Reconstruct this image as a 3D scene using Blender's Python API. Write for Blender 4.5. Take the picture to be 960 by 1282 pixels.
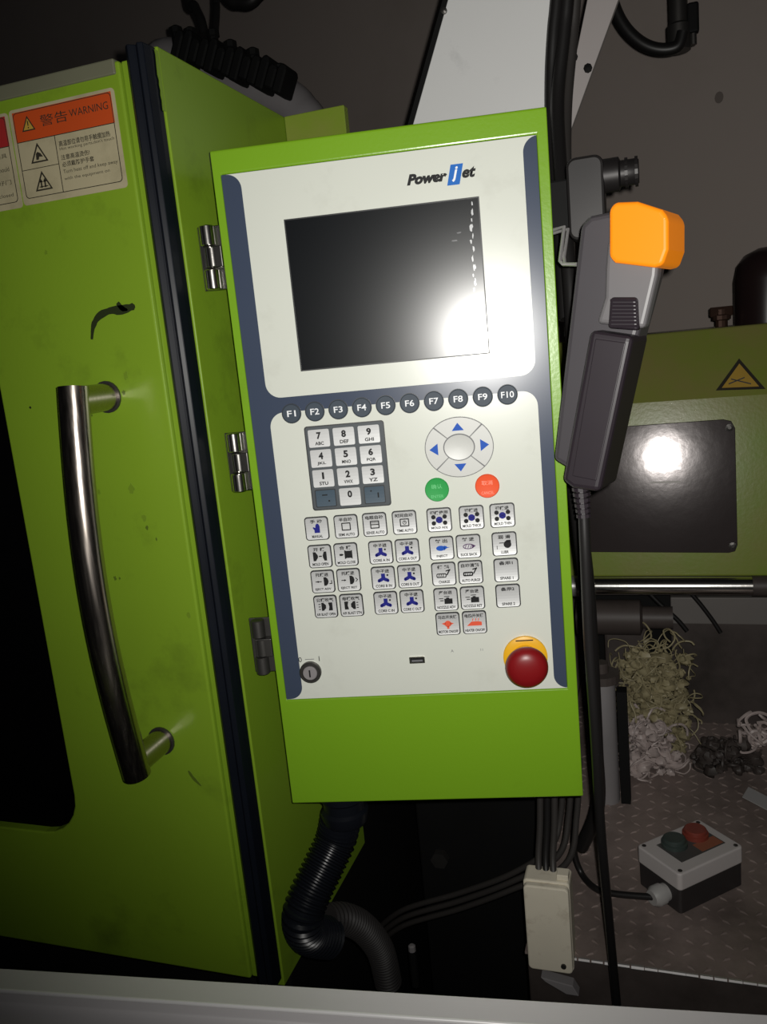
import bpy, bmesh, math, random
from mathutils import Vector, Matrix
random.seed(7)
for o in list(bpy.data.objects):
    bpy.data.objects.remove(o)
SC = bpy.context.scene
COL = SC.collection

# ------------------------------------------------------------------ camera, world, flash, exposure
F_PX, CX, CY = 1032.69, 480.0, 641.0          # focal length in pixels of the 960x1282 frame
CAM = Vector((0, 0, 1.5))
R = Matrix(((0.947168, -0.029435, -0.319384),   # camera axes (right, down, forward) in the room
            (0.306433, -0.211017, 0.928208),
            (-0.094717, -0.977039, -0.190849)))
cd = bpy.data.cameras.new('camera')
cam = bpy.data.objects.new('camera', cd)
COL.objects.link(cam)
cd.sensor_fit = 'VERTICAL'
cd.sensor_height = 36.0
cd.sensor_width = 36.0 * 960 / 1282
cd.lens = 36.0 * F_PX / 1282
cd.clip_start = 0.02
xa, ya, za = R.col[0], -R.col[1], -R.col[2]
cam.matrix_world = Matrix(((xa[0], ya[0], za[0], CAM[0]), (xa[1], ya[1], za[1], CAM[1]),
                           (xa[2], ya[2], za[2], CAM[2]), (0, 0, 0, 1)))
SC.camera = cam

w = bpy.data.worlds.new('world')
SC.world = w
w.use_nodes = True
w.node_tree.nodes['Background'].inputs[0].default_value = (0.9, 0.92, 1.0, 1)
w.node_tree.nodes['Background'].inputs[1].default_value = 0.004

fl = bpy.data.lights.new('phone_flash', 'SPOT')       # the flash of the phone that took the picture
fl.energy = 31
fl.color = (1.0, 0.98, 0.93)
fl.shadow_soft_size = 0.004
fl.spot_size = math.radians(108)
fl.spot_blend = 1.0
flo = bpy.data.objects.new('phone_flash', fl)
COL.objects.link(flo)
# the flash sits beside the lens and its beam leans a little above the optical axis
flo.matrix_world = Matrix.Translation(xa * 0.012 + ya * 0.010 - za * 0.002) @ cam.matrix_world @ Matrix.Rotation(math.radians(10), 4, 'X') @ Matrix.Rotation(math.radians(-7), 4, 'Y')

vs = SC.view_settings
vs.view_transform = 'Standard'
vs.look = 'None'
vs.gamma = 1.0
vs.exposure = 0.0
vs.use_curve_mapping = False


# ------------------------------------------------------------------ helpers
def ray(px, py):
    return R @ Vector((px - CX, py - CY, F_PX))


def onX(px, py, x):
    r = ray(px, py)
    return CAM + r * (x / r.x)


def onY(px, py, y):
    r = ray(px, py)
    return CAM + r * (y / r.y)


def onZ(px, py, z):
    r = ray(px, py)
    return CAM + r * ((z - CAM.z) / r.z)


MATS = {}


def mat(name, col, rough=0.5, metal=0.0, spec=0.5, coat=0.0, coat_rough=0.05, var=0.0, var_scale=8.0, dirt=None,
        dirt_amt=0.0, dirt_scale=6.0, dirt_lo=0.55, dirt_hi=0.75, bump=0.0, bump_scale=200.0, emit=None, emit_s=0.0, trans=0.0, stretch=None,
        rough_var=0.0):
    m = bpy.data.materials.new(name)
    m.use_nodes = True
    nt = m.node_tree
    b = nt.nodes['Principled BSDF']
    c = (col[0], col[1], col[2], 1)
    b.inputs['Base Color'].default_value = c
    b.inputs['Roughness'].default_value = rough
    b.inputs['Metallic'].default_value = metal
    b.inputs['Specular IOR Level'].default_value = spec
    b.inputs['Coat Weight'].default_value = coat
    b.inputs['Coat Roughness'].default_value = coat_rough
    b.inputs['Transmission Weight'].default_value = trans
    if emit:
        b.inputs['Emission Color'].default_value = (*emit, 1)
        b.inputs['Emission Strength'].default_value = emit_s
    tc = nt.nodes.new('ShaderNodeTexCoord')
    vec = tc.outputs['Object']
    if stretch:
        mp = nt.nodes.new('ShaderNodeMapping')
        mp.inputs['Scale'].default_value = stretch
        nt.links.new(vec, mp.inputs[0])
        vec = mp.outputs[0]
    cur = None
    if var > 0:
        n = nt.nodes.new('ShaderNodeTexNoise')
        n.inputs['Scale'].default_value = var_scale
        n.inputs['Detail'].default_value = 6
        nt.links.new(vec, n.inputs['Vector'])
        mx = nt.nodes.new('ShaderNodeMix')
        mx.data_type = 'RGBA'
        mx.inputs[6].default_value = tuple(v * (1 - var) for v in col) + (1,)
        mx.inputs[7].default_value = tuple(min(1, v * (1 + var)) for v in col) + (1,)
        nt.links.new(n.outputs['Fac'], mx.inputs[0])
        cur = mx.outputs[2]
    if dirt:
        n = nt.nodes.new('ShaderNodeTexNoise')
        n.inputs['Scale'].default_value = dirt_scale
        n.inputs['Detail'].default_value = 8
        n.inputs['Roughness'].default_value = 0.65
        nt.links.new(vec, n.inputs['Vector'])
        mr = nt.nodes.new('ShaderNodeMapRange')
        mr.inputs[1].default_value = dirt_lo
        mr.inputs[2].default_value = dirt_hi
        mr.inputs[3].default_value = 0
        mr.inputs[4].default_value = dirt_amt
        nt.links.new(n.outputs['Fac'], mr.inputs[0])
        mx = nt.nodes.new('ShaderNodeMix')
        mx.data_type = 'RGBA'
        nt.links.new(mr.outputs[0], mx.inputs[0])
        if cur:
            nt.links.new(cur, mx.inputs[6])
        else:
            mx.inputs[6].default_value = c
        mx.inputs[7].default_value = (*dirt, 1)
        cur = mx.outputs[2]
    if cur:
        nt.links.new(cur, b.inputs['Base Color'])
    if bump > 0 or rough_var > 0:
        n = nt.nodes.new('ShaderNodeTexNoise')
        n.inputs['Scale'].default_value = bump_scale
        n.inputs['Detail'].default_value = 4
        nt.links.new(vec, n.inputs['Vector'])
        if bump > 0:
            bp = nt.nodes.new('ShaderNodeBump')
            bp.inputs['Strength'].default_value = bump
            bp.inputs['Distance'].default_value = 0.002
            nt.links.new(n.outputs['Fac'], bp.inputs['Height'])
            nt.links.new(bp.outputs[0], b.inputs['Normal'])
        if rough_var > 0:
            mr = nt.nodes.new('ShaderNodeMapRange')
            mr.inputs[1].default_value = 0.3
            mr.inputs[2].default_value = 0.7
            mr.inputs[3].default_value = max(0.02, rough - rough_var)
            mr.inputs[4].default_value = min(1, rough + rough_var)
            nt.links.new(n.outputs['Fac'], mr.inputs[0])
            nt.links.new(mr.outputs[0], b.inputs['Roughness'])
    MATS[name] = m
    return m


GREEN = (0.172, 0.345, 0.014)
mat('green_panel', GREEN, 0.28, spec=0.5, var=0.05, var_scale=5, dirt=(0.10, 0.15, 0.01), dirt_amt=0.35, dirt_scale=9, dirt_lo=0.58, dirt_hi=0.8, bump=0.05, bump_scale=260)
mat('green_door', (0.19, 0.315, 0.020), 0.33, spec=0.5, var=0.10, var_scale=4, dirt=(0.05, 0.075, 0.01), dirt_amt=0.6, dirt_scale=7, dirt_lo=0.56, dirt_hi=0.8, bump=0.05, bump_scale=220)
mat('green_far', (0.19, 0.27, 0.030), 0.26, spec=0.25, var=0.10, var_scale=4, dirt=(0.27, 0.215, 0.085), dirt_amt=0.75, dirt_scale=4, dirt_lo=0.40, dirt_hi=0.70, bump=0.06, bump_scale=150)
mat('membrane_white', (0.63, 0.65, 0.585), 0.25, spec=0.5, var=0.03, var_scale=6, dirt=(0.42, 0.42, 0.36), dirt_amt=0.5, dirt_scale=9, dirt_lo=0.56, dirt_hi=0.8)
mat('membrane_blue', (0.045, 0.060, 0.098), 0.25, spec=0.40, var=0.06, var_scale=8)
mat('screen_glass', (0.0035, 0.0045, 0.006), 0.235, spec=0.48, coat=0.15, coat_rough=0.04)
mat('key_rim', (0.012, 0.013, 0.015), 0.45)
mat('key_silver', (0.54, 0.545, 0.545), 0.46, metal=0.2, spec=0.35, var=0.03, var_scale=60)
mat('key_dark', (0.045, 0.075, 0.105), 0.40)
mat('key_slate', (0.040, 0.055, 0.075), 0.5, spec=0.25)
mat('keypad_tray', (0.068, 0.078, 0.086), 0.5, spec=0.3)
mat('pad_grey', (0.53, 0.535, 0.51), 0.40)
mat('print_black', (0.012, 0.012, 0.013), 0.55, spec=0.2)
mat('print_grey', (0.16, 0.16, 0.17), 0.55, spec=0.2)
mat('print_white', (0.78, 0.80, 0.82), 0.45)
mat('print_blue', (0.012, 0.085, 0.44), 0.55, spec=0.2)
mat('logo_blue', (0.012, 0.13, 0.48), 0.55, spec=0.2)
mat('print_navy', (0.012, 0.014, 0.20), 0.55, spec=0.2)
mat('print_purple', (0.10, 0.05, 0.13), 0.55, spec=0.2)
mat('print_red', (0.72, 0.10, 0.05), 0.55, spec=0.2)
mat('key_green', (0.030, 0.33, 0.075), 0.55, spec=0.2)
mat('key_red', (0.80, 0.095, 0.030), 0.55, spec=0.2)
mat('chrome', (0.62, 0.60, 0.57), 0.20, metal=1.0, bump=0.04, bump_scale=120)
mat('brushed_steel', (0.42, 0.37, 0.33), 0.24, metal=1.0, bump=0.03, bump_scale=300, stretch=(1, 1, 0.05), rough_var=0.05)
mat('dark_steel', (0.10, 0.095, 0.09), 0.42, metal=0.8, var=0.2, var_scale=20)
mat('estop_red', (0.20, 0.006, 0.008), 0.36, spec=0.4)
mat('estop_yellow', (0.80, 0.42, 0.010), 0.40)
mat('rubber', (0.010, 0.011, 0.013), 0.40, spec=0.4)
mat('seal_rubber', (0.0045, 0.006, 0.010), 0.34, spec=0.25, var=0.3, var_scale=20)
mat('cable_black', (0.012, 0.011, 0.011), 0.42)
mat('cable_grey', (0.038, 0.034, 0.032), 0.5)
mat('window_dark', (0.0012, 0.0012, 0.0015), 0.55, spec=0.05)
mat('wall_paint', (0.50, 0.43, 0.39), 0.85, spec=0.2, var=0.06, var_scale=1.5, dirt=(0.33, 0.27, 0.22), dirt_amt=0.35, dirt_scale=1.6, dirt_lo=0.55, dirt_hi=0.8)
mat('wall_smudge', (0.25, 0.21, 0.19), 0.85, spec=0.2)
mat('floor_concrete', (0.05, 0.046, 0.042), 0.8, var=0.2, var_scale=3)
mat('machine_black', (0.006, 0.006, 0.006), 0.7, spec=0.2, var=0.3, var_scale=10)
mat('oily_steel', (0.075, 0.060, 0.055), 0.5, spec=0.4, var=0.3, var_scale=7, dirt=(0.02, 0.016, 0.013), dirt_amt=0.8, dirt_scale=6, dirt_lo=0.45, dirt_hi=0.7)
mat('tread_plate', (0.36, 0.285, 0.26), 0.42, metal=0.25, var=0.25, var_scale=9, dirt=(0.14, 0.11, 0.098), dirt_amt=0.85, dirt_scale=5, dirt_lo=0.45, dirt_hi=0.7, bump=0.15, bump_scale=160)
mat('white_plate', (0.74, 0.74, 0.735), 0.5, var=0.04, var_scale=5, dirt=(0.34, 0.34, 0.34), dirt_amt=0.45, dirt_scale=10, dirt_lo=0.58, dirt_hi=0.72)
mat('flange_white', (0.46, 0.42, 0.41), 0.55, var=0.06, var_scale=8)
mat('plate_steel', (0.050, 0.040, 0.040), 0.12, metal=0.2, spec=0.3, var=0.15, var_scale=8, bump=0.05, bump_scale=40)
mat('pendant_grey', (0.056, 0.051, 0.057), 0.45, var=0.05, var_scale=20)
mat('pendant_light', (0.14, 0.133, 0.138), 0.45, var=0.05, var_scale=20)
mat('pendant_dark', (0.020, 0.0145, 0.0195), 0.45, var=0.1, var_scale=25)
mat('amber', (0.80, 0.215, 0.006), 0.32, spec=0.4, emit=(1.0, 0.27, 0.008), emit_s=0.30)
mat('aluminium', (0.62, 0.60, 0.61), 0.42, metal=0.3, bump=0.05, bump_scale=160, stretch=(0.04, 1, 1), var=0.05, var_scale=30)
mat('sticker_white', (0.42, 0.37, 0.235), 0.5, var=0.08, var_scale=14, dirt=(0.20, 0.18, 0.10), dirt_amt=0.5, dirt_scale=20, dirt_lo=0.52, dirt_hi=0.75)
mat('sticker_orange', (0.50, 0.065, 0.010), 0.5, var=0.1, var_scale=14)
mat('sticker_crimson', (0.34, 0.02, 0.02), 0.5, var=0.1, var_scale=14)
mat('sticker_ink', (0.030, 0.026, 0.018), 0.5)
mat('sticker_ochre', (0.46, 0.29, 0.045), 0.5, var=0.1, var_scale=30)
mat('grease', (0.018, 0.026, 0.006), 0.5)
mat('grease_thin', (0.085, 0.135, 0.012), 0.45)
mat('grease_faint', (0.150, 0.245, 0.017), 0.4)
mat('top_trim', (0.15, 0.15, 0.10), 0.4, var=0.15, var_scale=12)
mat('box_grey', (0.56, 0.52, 0.51), 0.5, var=0.05, var_scale=30)
mat('box_base', (0.030, 0.026, 0.026), 0.5)
mat('box_red', (0.23, 0.045, 0.030), 0.4)
mat('box_green', (0.045, 0.062, 0.056), 0.4)
mat('box_label', (0.30, 0.105, 0.060), 0.5)
mat('box_label_dark', (0.075, 0.072, 0.07), 0.5)
mat('gland_grey', (0.40, 0.39, 0.38), 0.5)
mat('beige', (0.76, 0.70, 0.57), 0.5, var=0.08, var_scale=25, dirt=(0.40, 0.33, 0.25), dirt_amt=0.8, dirt_scale=28, dirt_lo=0.55, dirt_hi=0.75)
mat('purge_yellow', (0.33, 0.285, 0.165), 0.5, var=0.25, var_scale=30)
mat('purge_pink', (0.46, 0.385, 0.365), 0.45, var=0.2, var_scale=30)
mat('post_grey', (0.24, 0.225, 0.23), 0.45, var=0.2, var_scale=12)
mat('pale_panel', (0.17, 0.155, 0.145), 0.6, var=0.15, var_scale=8)
mat('dark_brown', (0.020, 0.011, 0.011), 0.32, spec=0.5)
mat('conduit', (0.006, 0.007, 0.010), 0.30, spec=0.22)
mat('conduit_grey', (0.022, 0.020, 0.020), 0.5, spec=0.2)
mat('highlight_bright', (0.80, 0.79, 0.79), 0.35, metal=0.2)
mat('bright_metal', (0.62, 0.60, 0.60), 0.35, metal=0.7)


class MB:
    """collects geometry for ONE mesh object"""

    def __init__(self):
        self.v, self.f = [], []

    def add(self, vs_, fs_):
        o = len(self.v)
        self.v += [tuple(p) for p in vs_]
        self.f += [tuple(i + o for i in f) for f in fs_]
        return self

    def box(self, x0, x1, y0, y1, z0, z1):
        vs_ = [(x, y, z) for x in (x0, x1) for y in (y0, y1) for z in (z0, z1)]
        return self.add(vs_, [(0, 1, 3, 2), (4, 6, 7, 5), (0, 4, 5, 1), (2, 3, 7, 6), (0, 2, 6, 4), (1, 5, 7, 3)])

    def prism(self, pts, y0, y1, fn=None):
        """polygon of (x, z) points extruded from y0 (front) to y1"""
        n = len(pts)
        vs_ = [(p[0], y0, p[1]) for p in pts] + [(p[0], y1, p[1]) for p in pts]
        if fn:
            vs_ = [fn(*p) for p in vs_]
        fs_ = [tuple(range(n)), tuple(range(2 * n - 1, n - 1, -1))]
        fs_ += [(i, (i + 1) % n, n + (i + 1) % n, n + i) for i in range(n)]
        return self.add(vs_, fs_)

    def ring(self, outer, inner, y0, y1):
        n = len(outer)
        vs_ = []
        for y in (y0, y1):
            vs_ += [(p[0], y, p[1]) for p in outer] + [(p[0], y, p[1]) for p in inner]
        fs_ = []
        for i in range(n):
            j = (i + 1) % n
            fs_ += [(i, j, n + j, n + i), (2 * n + i, 3 * n + i, 3 * n + j, 2 * n + j), (i, 2 * n + i, 2 * n + j, j), (n + i, n + j, 3 * n + j, 3 * n + i)]
        return self.add(vs_, fs_)

    def tube(self, pts, r, seg=12, smooth=0, caps=True):
        pts = [Vector(p) for p in pts]
        rs = r if isinstance(r, (list, tuple)) else None
        if smooth:
            q, qr = [], []
            for i in range(len(pts) - 1):
                p0, p1, p2, p3 = pts[max(i - 1, 0)], pts[i], pts[i + 1], pts[min(i + 2, len(pts) - 1)]
                for k in range(smooth):
                    t = k / smooth
                    q.append(0.5 * ((2 * p1) + (p2 - p0) * t + (2 * p0 - 5 * p1 + 4 * p2 - p3) * t * t + (3 * p1 - p0 - 3 * p2 + p3) * t ** 3))
                    if rs:
                        qr.append(rs[i] + (rs[i + 1] - rs[i]) * t)
            q.append(pts[-1])
            if rs:
                qr.append(rs[-1])
                rs = qr
            pts = q
        n = len(pts)
        tang = [(pts[min(i + 1, n - 1)] - pts[max(i - 1, 0)]).normalized() for i in range(n)]
        t0 = tang[0]
        up = Vector((0, 0, 1)) if abs(t0.z) < 0.9 else Vector((1, 0, 0))
        nv = t0.cross(up).normalized()
        vs_, fs_ = [], []
        for i in range(n):
            nv = (nv - tang[i] * nv.dot(tang[i])).normalized()
            bv = tang[i].cross(nv)
            rr = rs[i] if rs else r
            for k in range(seg):
                a = 2 * math.pi * k / seg
                vs_.append(pts[i] + (nv * math.cos(a) + bv * math.sin(a)) * rr)
        for i in range(n - 1):
            for k in range(seg):
                k2 = (k + 1) % seg
                fs_.append((i * seg + k, i * seg + k2, (i + 1) * seg + k2, (i + 1) * seg + k))
        if caps:
            fs_ += [tuple(range(seg)), tuple((n - 1) * seg + k for k in reversed(range(seg)))]
        return self.add(vs_, fs_)

    def lathe(self, prof, seg=24, c=(0, 0, 0), axis='y'):
        """profile of (radius, height) turned about an axis"""
        vs_, fs_ = [], []
        for (r, h) in prof:
            for k in range(seg):
                a = 2 * math.pi * k / seg
                x, y = r * math.cos(a), r * math.sin(a)
                p = {'y': (x, h, y), 'z': (x, y, h), 'x': (h, x, y)}[axis]
                vs_.append((p[0] + c[0], p[1] + c[1], p[2] + c[2]))
        for i in range(len(prof) - 1):
            for k in range(seg):
                k2 = (k + 1) % seg
                fs_.append((i * seg + k, i * seg + k2, (i + 1) * seg + k2, (i + 1) * seg + k))
        n = len(prof)
        fs_ += [tuple(range(seg)), tuple((n - 1) * seg + k for k in reversed(range(seg)))]
        return self.add(vs_, fs_)

    def build(self, name, m, parent=None, bevel=0.0, segs=2, smooth=False):
        me = bpy.data.meshes.new(name)
        me.from_pydata(self.v, [], self.f)
        bm = bmesh.new()
        bm.from_mesh(me)
        bmesh.ops.recalc_face_normals(bm, faces=bm.faces)
        bm.to_mesh(me)
        bm.free()
        me.materials.append(MATS[m])
        if smooth:
            for p in me.polygons:
                p.use_smooth = True
            try:
                me.set_sharp_from_angle(angle=math.radians(40))
            except Exception:
                pass
        o = bpy.data.objects.new(name, me)
        COL.objects.link(o)
        if parent:
            o.parent = parent
        if bevel > 0:
            b = o.modifiers.new('bevel', 'BEVEL')
            b.width = bevel
            b.segments = segs
            b.limit_method = 'ANGLE'
            b.angle_limit = math.radians(35)
        return o


def tag(o, label, cat, group=None, kind=None):
    o['label'] = label
    o['category'] = cat
    if group:
        o['group'] = group
    if kind:
        o['kind'] = kind
    return o


def structure(o):
    o['kind'] = 'structure'
    return o


def empty(name, mw):
    o = bpy.data.objects.new(name, None)
    COL.objects.link(o)
    o.empty_display_size = 0.05
    o.matrix_world = mw if isinstance(mw, Matrix) else Matrix.Translation(mw)
    return o


def circ(cx, cz, r, n=24, rz=None, a0=0, a1=2 * math.pi, close=True):
    rz = rz or r
    m = n if close else n - 1
    return [(cx + r * math.cos(a0 + (a1 - a0) * k / m), cz + rz * math.sin(a0 + (a1 - a0) * k / m)) for k in range(n)]


def rrect(x0, x1, z0, z1, r, n=6):
    pts = []
    for (cx, cz, a) in ((x1 - r, z1 - r, 0), (x0 + r, z1 - r, 90), (x0 + r, z0 + r, 180), (x1 - r, z0 + r, 270)):
        for k in range(n + 1):
            t = math.radians(a + 90 * k / n)
            pts.append((cx + r * math.cos(t), cz + r * math.sin(t)))
    return pts


def text_mesh(name, s, size, m, parent, x, y, z, width=None, depth=0.0002, shear=0.0, bold=0.0, align='CENTER', rot=0.0):
    """printed lettering as a thin mesh in the local x/z plane, facing -y; size = capital height"""
    cu = bpy.data.curves.new('lettering', 'FONT')
    cu.body = s
    cu.size = 1.0
    cu.align_x = align
    cu.align_y = 'CENTER'
    cu.shear = shear
    cu.offset = bold
    cu.extrude = 0.0
    cu.resolution_u = 3
    tmp = bpy.data.objects.new('lettering', cu)
    COL.objects.link(tmp)
    dg = bpy.context.evaluated_depsgraph_get()
    me = bpy.data.meshes.new_from_object(tmp.evaluated_get(dg))
    bpy.data.objects.remove(tmp)
    bpy.data.curves.remove(cu)
    if len(me.vertices) == 0:
        return None
    xs = [v.co.x for v in me.vertices]
    ys = [v.co.y for v in me.vertices]
    x0, x1, y0, y1 = min(xs), max(xs), min(ys), max(ys)
    sy = size / (y1 - y0)
    sx = width / (x1 - x0) if width else sy
    ox = (x0 + x1) / 2 if align == 'CENTER' else x0
    ca, sa = math.cos(rot), math.sin(rot)
    for v in me.vertices:
        a, b = (v.co.x - ox) * sx, (v.co.y - (y0 + y1) / 2) * sy
        v.co = (x + a * ca - b * sa, y - depth, z + a * sa + b * ca)
    me.name = name
    me.materials.clear()
    me.materials.append(MATS[m])
    o = bpy.data.objects.new(name, me)
    COL.objects.link(o)
    o.parent = parent
    return o


# ------------------------------------------------------------------ the room
WA = math.radians(22)                        # the wall is not parallel to the machine: it runs back towards the left
WO = Vector((0.1, 2.45, 0))
wall = MB().box(-5.0, 3.0, 0, 0.1, 0, 4.0).build('wall_back', 'wall_paint')
wall.location = WO
wall.rotation_euler = (0, 0, -WA)
structure(wall)
structure(MB().box(-5.0, 3.0, -0.6, 4.6, -0.05, 0).build('floor', 'floor_concrete'))
wn = Vector((-math.sin(WA), -math.cos(WA), 0))
r_ = ray(900, 122)
sm = CAM + r_ * ((WO - CAM).dot(wn) / r_.dot(wn)) - WO
sm = Matrix.Rotation(WA, 3, 'Z') @ sm
MB().prism(circ(sm.x, sm.z, 0.011, 14, 0.014), -.0005, .0005).build('wall_smudge', 'wall_smudge', wall)

# ------------------------------------------------------------------ the machine: dark frame, bed
mb_ = empty('machine_plinth', (-0.9, 1.2, 0))
tag(mb_, 'black machine base in deep shadow under the green sliding door', 'machine base')
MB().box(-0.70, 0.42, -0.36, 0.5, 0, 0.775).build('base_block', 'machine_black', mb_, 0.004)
pl = empty('platen_block', (-0.29, 1.45, 0))
tag(pl, 'dark steel machine block in shadow behind and below the control cabinet', 'machine frame')
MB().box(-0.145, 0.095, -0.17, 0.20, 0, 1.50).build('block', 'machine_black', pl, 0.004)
for zz in (0.60, 0.85):
    MB().lathe([(0.016, 0), (0.016, -0.014), (0.009, -0.014)], 6, (-0.105, -0.17, zz)).build('bolt', 'dark_steel', pl)

BED_Z = 0.70
bed = empty('machine_bed', (0.45, 1.45, 0))
tag(bed, 'oily checker-plate machine bed at lower right carrying the push-button box', 'machine bed')
bx0, bx1, by0, by1 = -0.19, 0.80, 0.955, 2.00
MB().box(bx0 - 0.45, bx1 - 0.45, by0 - 1.45 + 0.012, by1 - 1.45, 0, BED_Z - 0.004).build('bed_frame', 'oily_steel', bed, 0.003)
MB().box(bx0 - 0.45, bx1 - 0.45, by0 - 1.45, by1 - 1.45, BED_Z - 0.0038, BED_Z).build('deck_plate', 'tread_plate', bed)
lug = MB()
pit = 0.024
for i in range(int((0.75 - bx0) / pit)):
    for j in range(int((1.95 - by0) / pit)):
        x, y = bx0 + 0.014 + i * pit, by0 + 0.014 + j * pit
        a = math.radians(45 if (i + j) % 2 else -45)
        ux, uy = math.cos(a), math.sin(a)
        L, Wd, h = 0.0108, 0.0032, 0.0018
        c = (x - 0.45, y - 1.45)
        top, bot = [], []
        for (s, t) in ((-1, 0), (0, 1), (1, 0), (0, -1)):
            bot.append((c[0] + ux * L * s - uy * Wd * t, c[1] + uy * L * s + ux * Wd * t, BED_Z))
            top.append((c[0] + (ux * L * s - uy * Wd * t) * 0.55, c[1] + (uy * L * s + ux * Wd * t) * 0.55, BED_Z + h))
        lug.add(bot + top, [(4, 5, 6, 7), (0, 1, 5, 4), (1, 2, 6, 5), (2, 3, 7, 6), (3, 0, 4, 7)])
lo = lug.build('tread_lug', 'tread_plate', bed)
lo['kind'] = 'stuff'
# the bright worn edge strip along the front of the deck
edge = MB()
for k in range(46):
    x = bx0 + 0.004 + k * 0.0165
    edge.tube([(x - 0.45, by0 - 1.45 + 0.0005, BED_Z - 0.0012), (x - 0.45 + 0.0165 * random.uniform(.85, 1.0), by0 - 1.45 + 0.0005, BED_Z - 0.0012)], random.uniform(0.0022, 0.0032), 6)
edge.build('worn_edge', 'bright_metal', bed)

# ------------------------------------------------------------------ sliding safety door (front of the clamping unit)
DY = 0.743                                   # front face of the door
door = empty('safety_door', (-0.9, DY + 0.012, 0.775))
tag(door, 'lime green sliding safety door with a long curved steel handle', 'safety door')


def dl(x, z, y=0.0):                          # door local: y counted out of the face towards the viewer
    return (x + 0.9, -0.012 - y, z - 0.775)


DX1 = -0.478
wx1 = onY(60, 820, DY).x
wz0 = onY(40, 1040, DY).z
outer = [(DX1, 0.787), (DX1, 1.795), (-1.45, 1.795), (-1.45, 0.787)]
win = rrect(-1.30, wx1, wz0, 1.66, 0.055, 6)
n = len(win)
# face with a rounded window opening: bridge the outline to the hole in one polygon
hole = list(reversed(win))
i0 = min(range(n), key=lambda i: (hole[i][0] - DX1) ** 2 + (hole[i][1] - 1.795) ** 2)
hole = hole[i0:] + hole[:i0]
poly = [outer[1], outer[2], outer[3], outer[0], outer[1]] + hole + [hole[0]]
bm = bmesh.new()
fv = []


def ring_verts(pts, y):
    return [bm.verts.new(dl(p[0], p[1], y)) for p in pts]


for y in (0.0, -0.022):
    o_ = ring_verts(outer, y)
    h_ = ring_verts(win, y)
    eds = [bm.edges.new((o_[i], o_[(i + 1) % 4])) for i in range(4)] + [bm.edges.new((h_[i], h_[(i + 1) % n])) for i in range(n)]
    bmesh.ops.triangle_fill(bm, use_beauty=True, edges=eds)
    fv.append((o_, h_))
for k in (0, 1):
    a, b = fv[0][k], fv[1][k]
    for i in range(len(a)):
        j = (i + 1) % len(a)
        bm.faces.new((a[i], a[j], b[j], b[i]))
bmesh.ops.recalc_face_normals(bm, faces=bm.faces)
me = bpy.data.meshes.new('door_sheet')
bm.to_mesh(me)
bm.free()
me.materials.append(MATS['green_door'])
o = bpy.data.objects.new('door_sheet', me)
COL.objects.link(o)
o.parent = door
bv = o.modifiers.new('bevel', 'BEVEL')
bv.width = 0.0025
bv.segments = 3
bv.limit_method = 'ANGLE'
bv.angle_limit = math.radians(60)
# pane behind the opening
p0, p1 = dl(-1.33, wz0 - 0.02, -0.012), dl(wx1 + 0.015, 1.68, -0.018)
MB().box(p0[0], p1[0], p0[1], p1[1], p0[2], p1[2]).build('window_pane', 'window_dark', door)
# recessed edge return right of the bend, top trim, seal
a, b = dl(DX1, 0.787, -0.005), dl(-0.4625, 1.795, -0.022)
MB().box(a[0], b[0], a[1], b[1], a[2], b[2]).build('edge_return', 'green_door', door, 0.001)
a, b = dl(-1.45, 1.783, 0.0022), dl(DX1 - 0.004, 1.797, -0.020)
MB().box(a[0], b[0], a[1], b[1], a[2], b[2]).build('top_trim', 'top_trim', door, 0.0015)
sx = [(-0.4622, 0.000), (-0.4622, 0.010), (-0.4575, 0.014), (-0.4530, 0.010), (-0.4515, 0.0085), (-0.4475, 0.0135), (-0.4425, 0.011), (-0.4412, 0.0), (-0.4412, -0.0088), (-0.4622, -0.0088)]
s = MB()
vs_ = [dl(x, 0.787, y) for x, y in sx] + [dl(x, 1.801, y) for x, y in sx]
k = len(sx)
s.add(vs_, [tuple(range(k)), tuple(range(2 * k - 1, k - 1, -1))] + [(i, (i + 1) % k, k + (i + 1) % k, k + i) for i in range(k)])
s.build('rubber_seal', 'seal_rubber', door, 0.001)

# handle: two mitred posts and a bowed tube
hb0, hb1 = onY(134, 480, DY), onY(203, 941, DY)
h_out = 0.052
hr = 0.0150
hx = (hb0.x + hb1.x) / 2
zt, zb = hb0.z, hb1.z
path = []
N = 26
for k in range(N + 1):
    t = k / N
    path.append(dl(hx, zt + (zb - zt) * t, h_out + 0.020 * math.sin(math.pi * t)))
handle = MB().tube(path, hr, 24).build('door_handle', 'brushed_steel', door, smooth=True)
for z_ in (zt, zb):
    sgn = 1 if z_ == zb else -1
    MB().tube([dl(hx, z_ + sgn * (hr - 0.001), 0.0), dl(hx, z_ + sgn * (hr - 0.001), h_out - 0.002)], hr * 0.96, 20).build('handle_post', 'brushed_steel', handle, smooth=True)
    MB().tube([dl(hx, z_ + sgn * (hr - 0.001), 0.0), dl(hx, z_ + sgn * (hr - 0.001), 0.0025)], hr * 1.12, 20).build('post_collar', 'dark_steel', handle, smooth=True)

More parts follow.
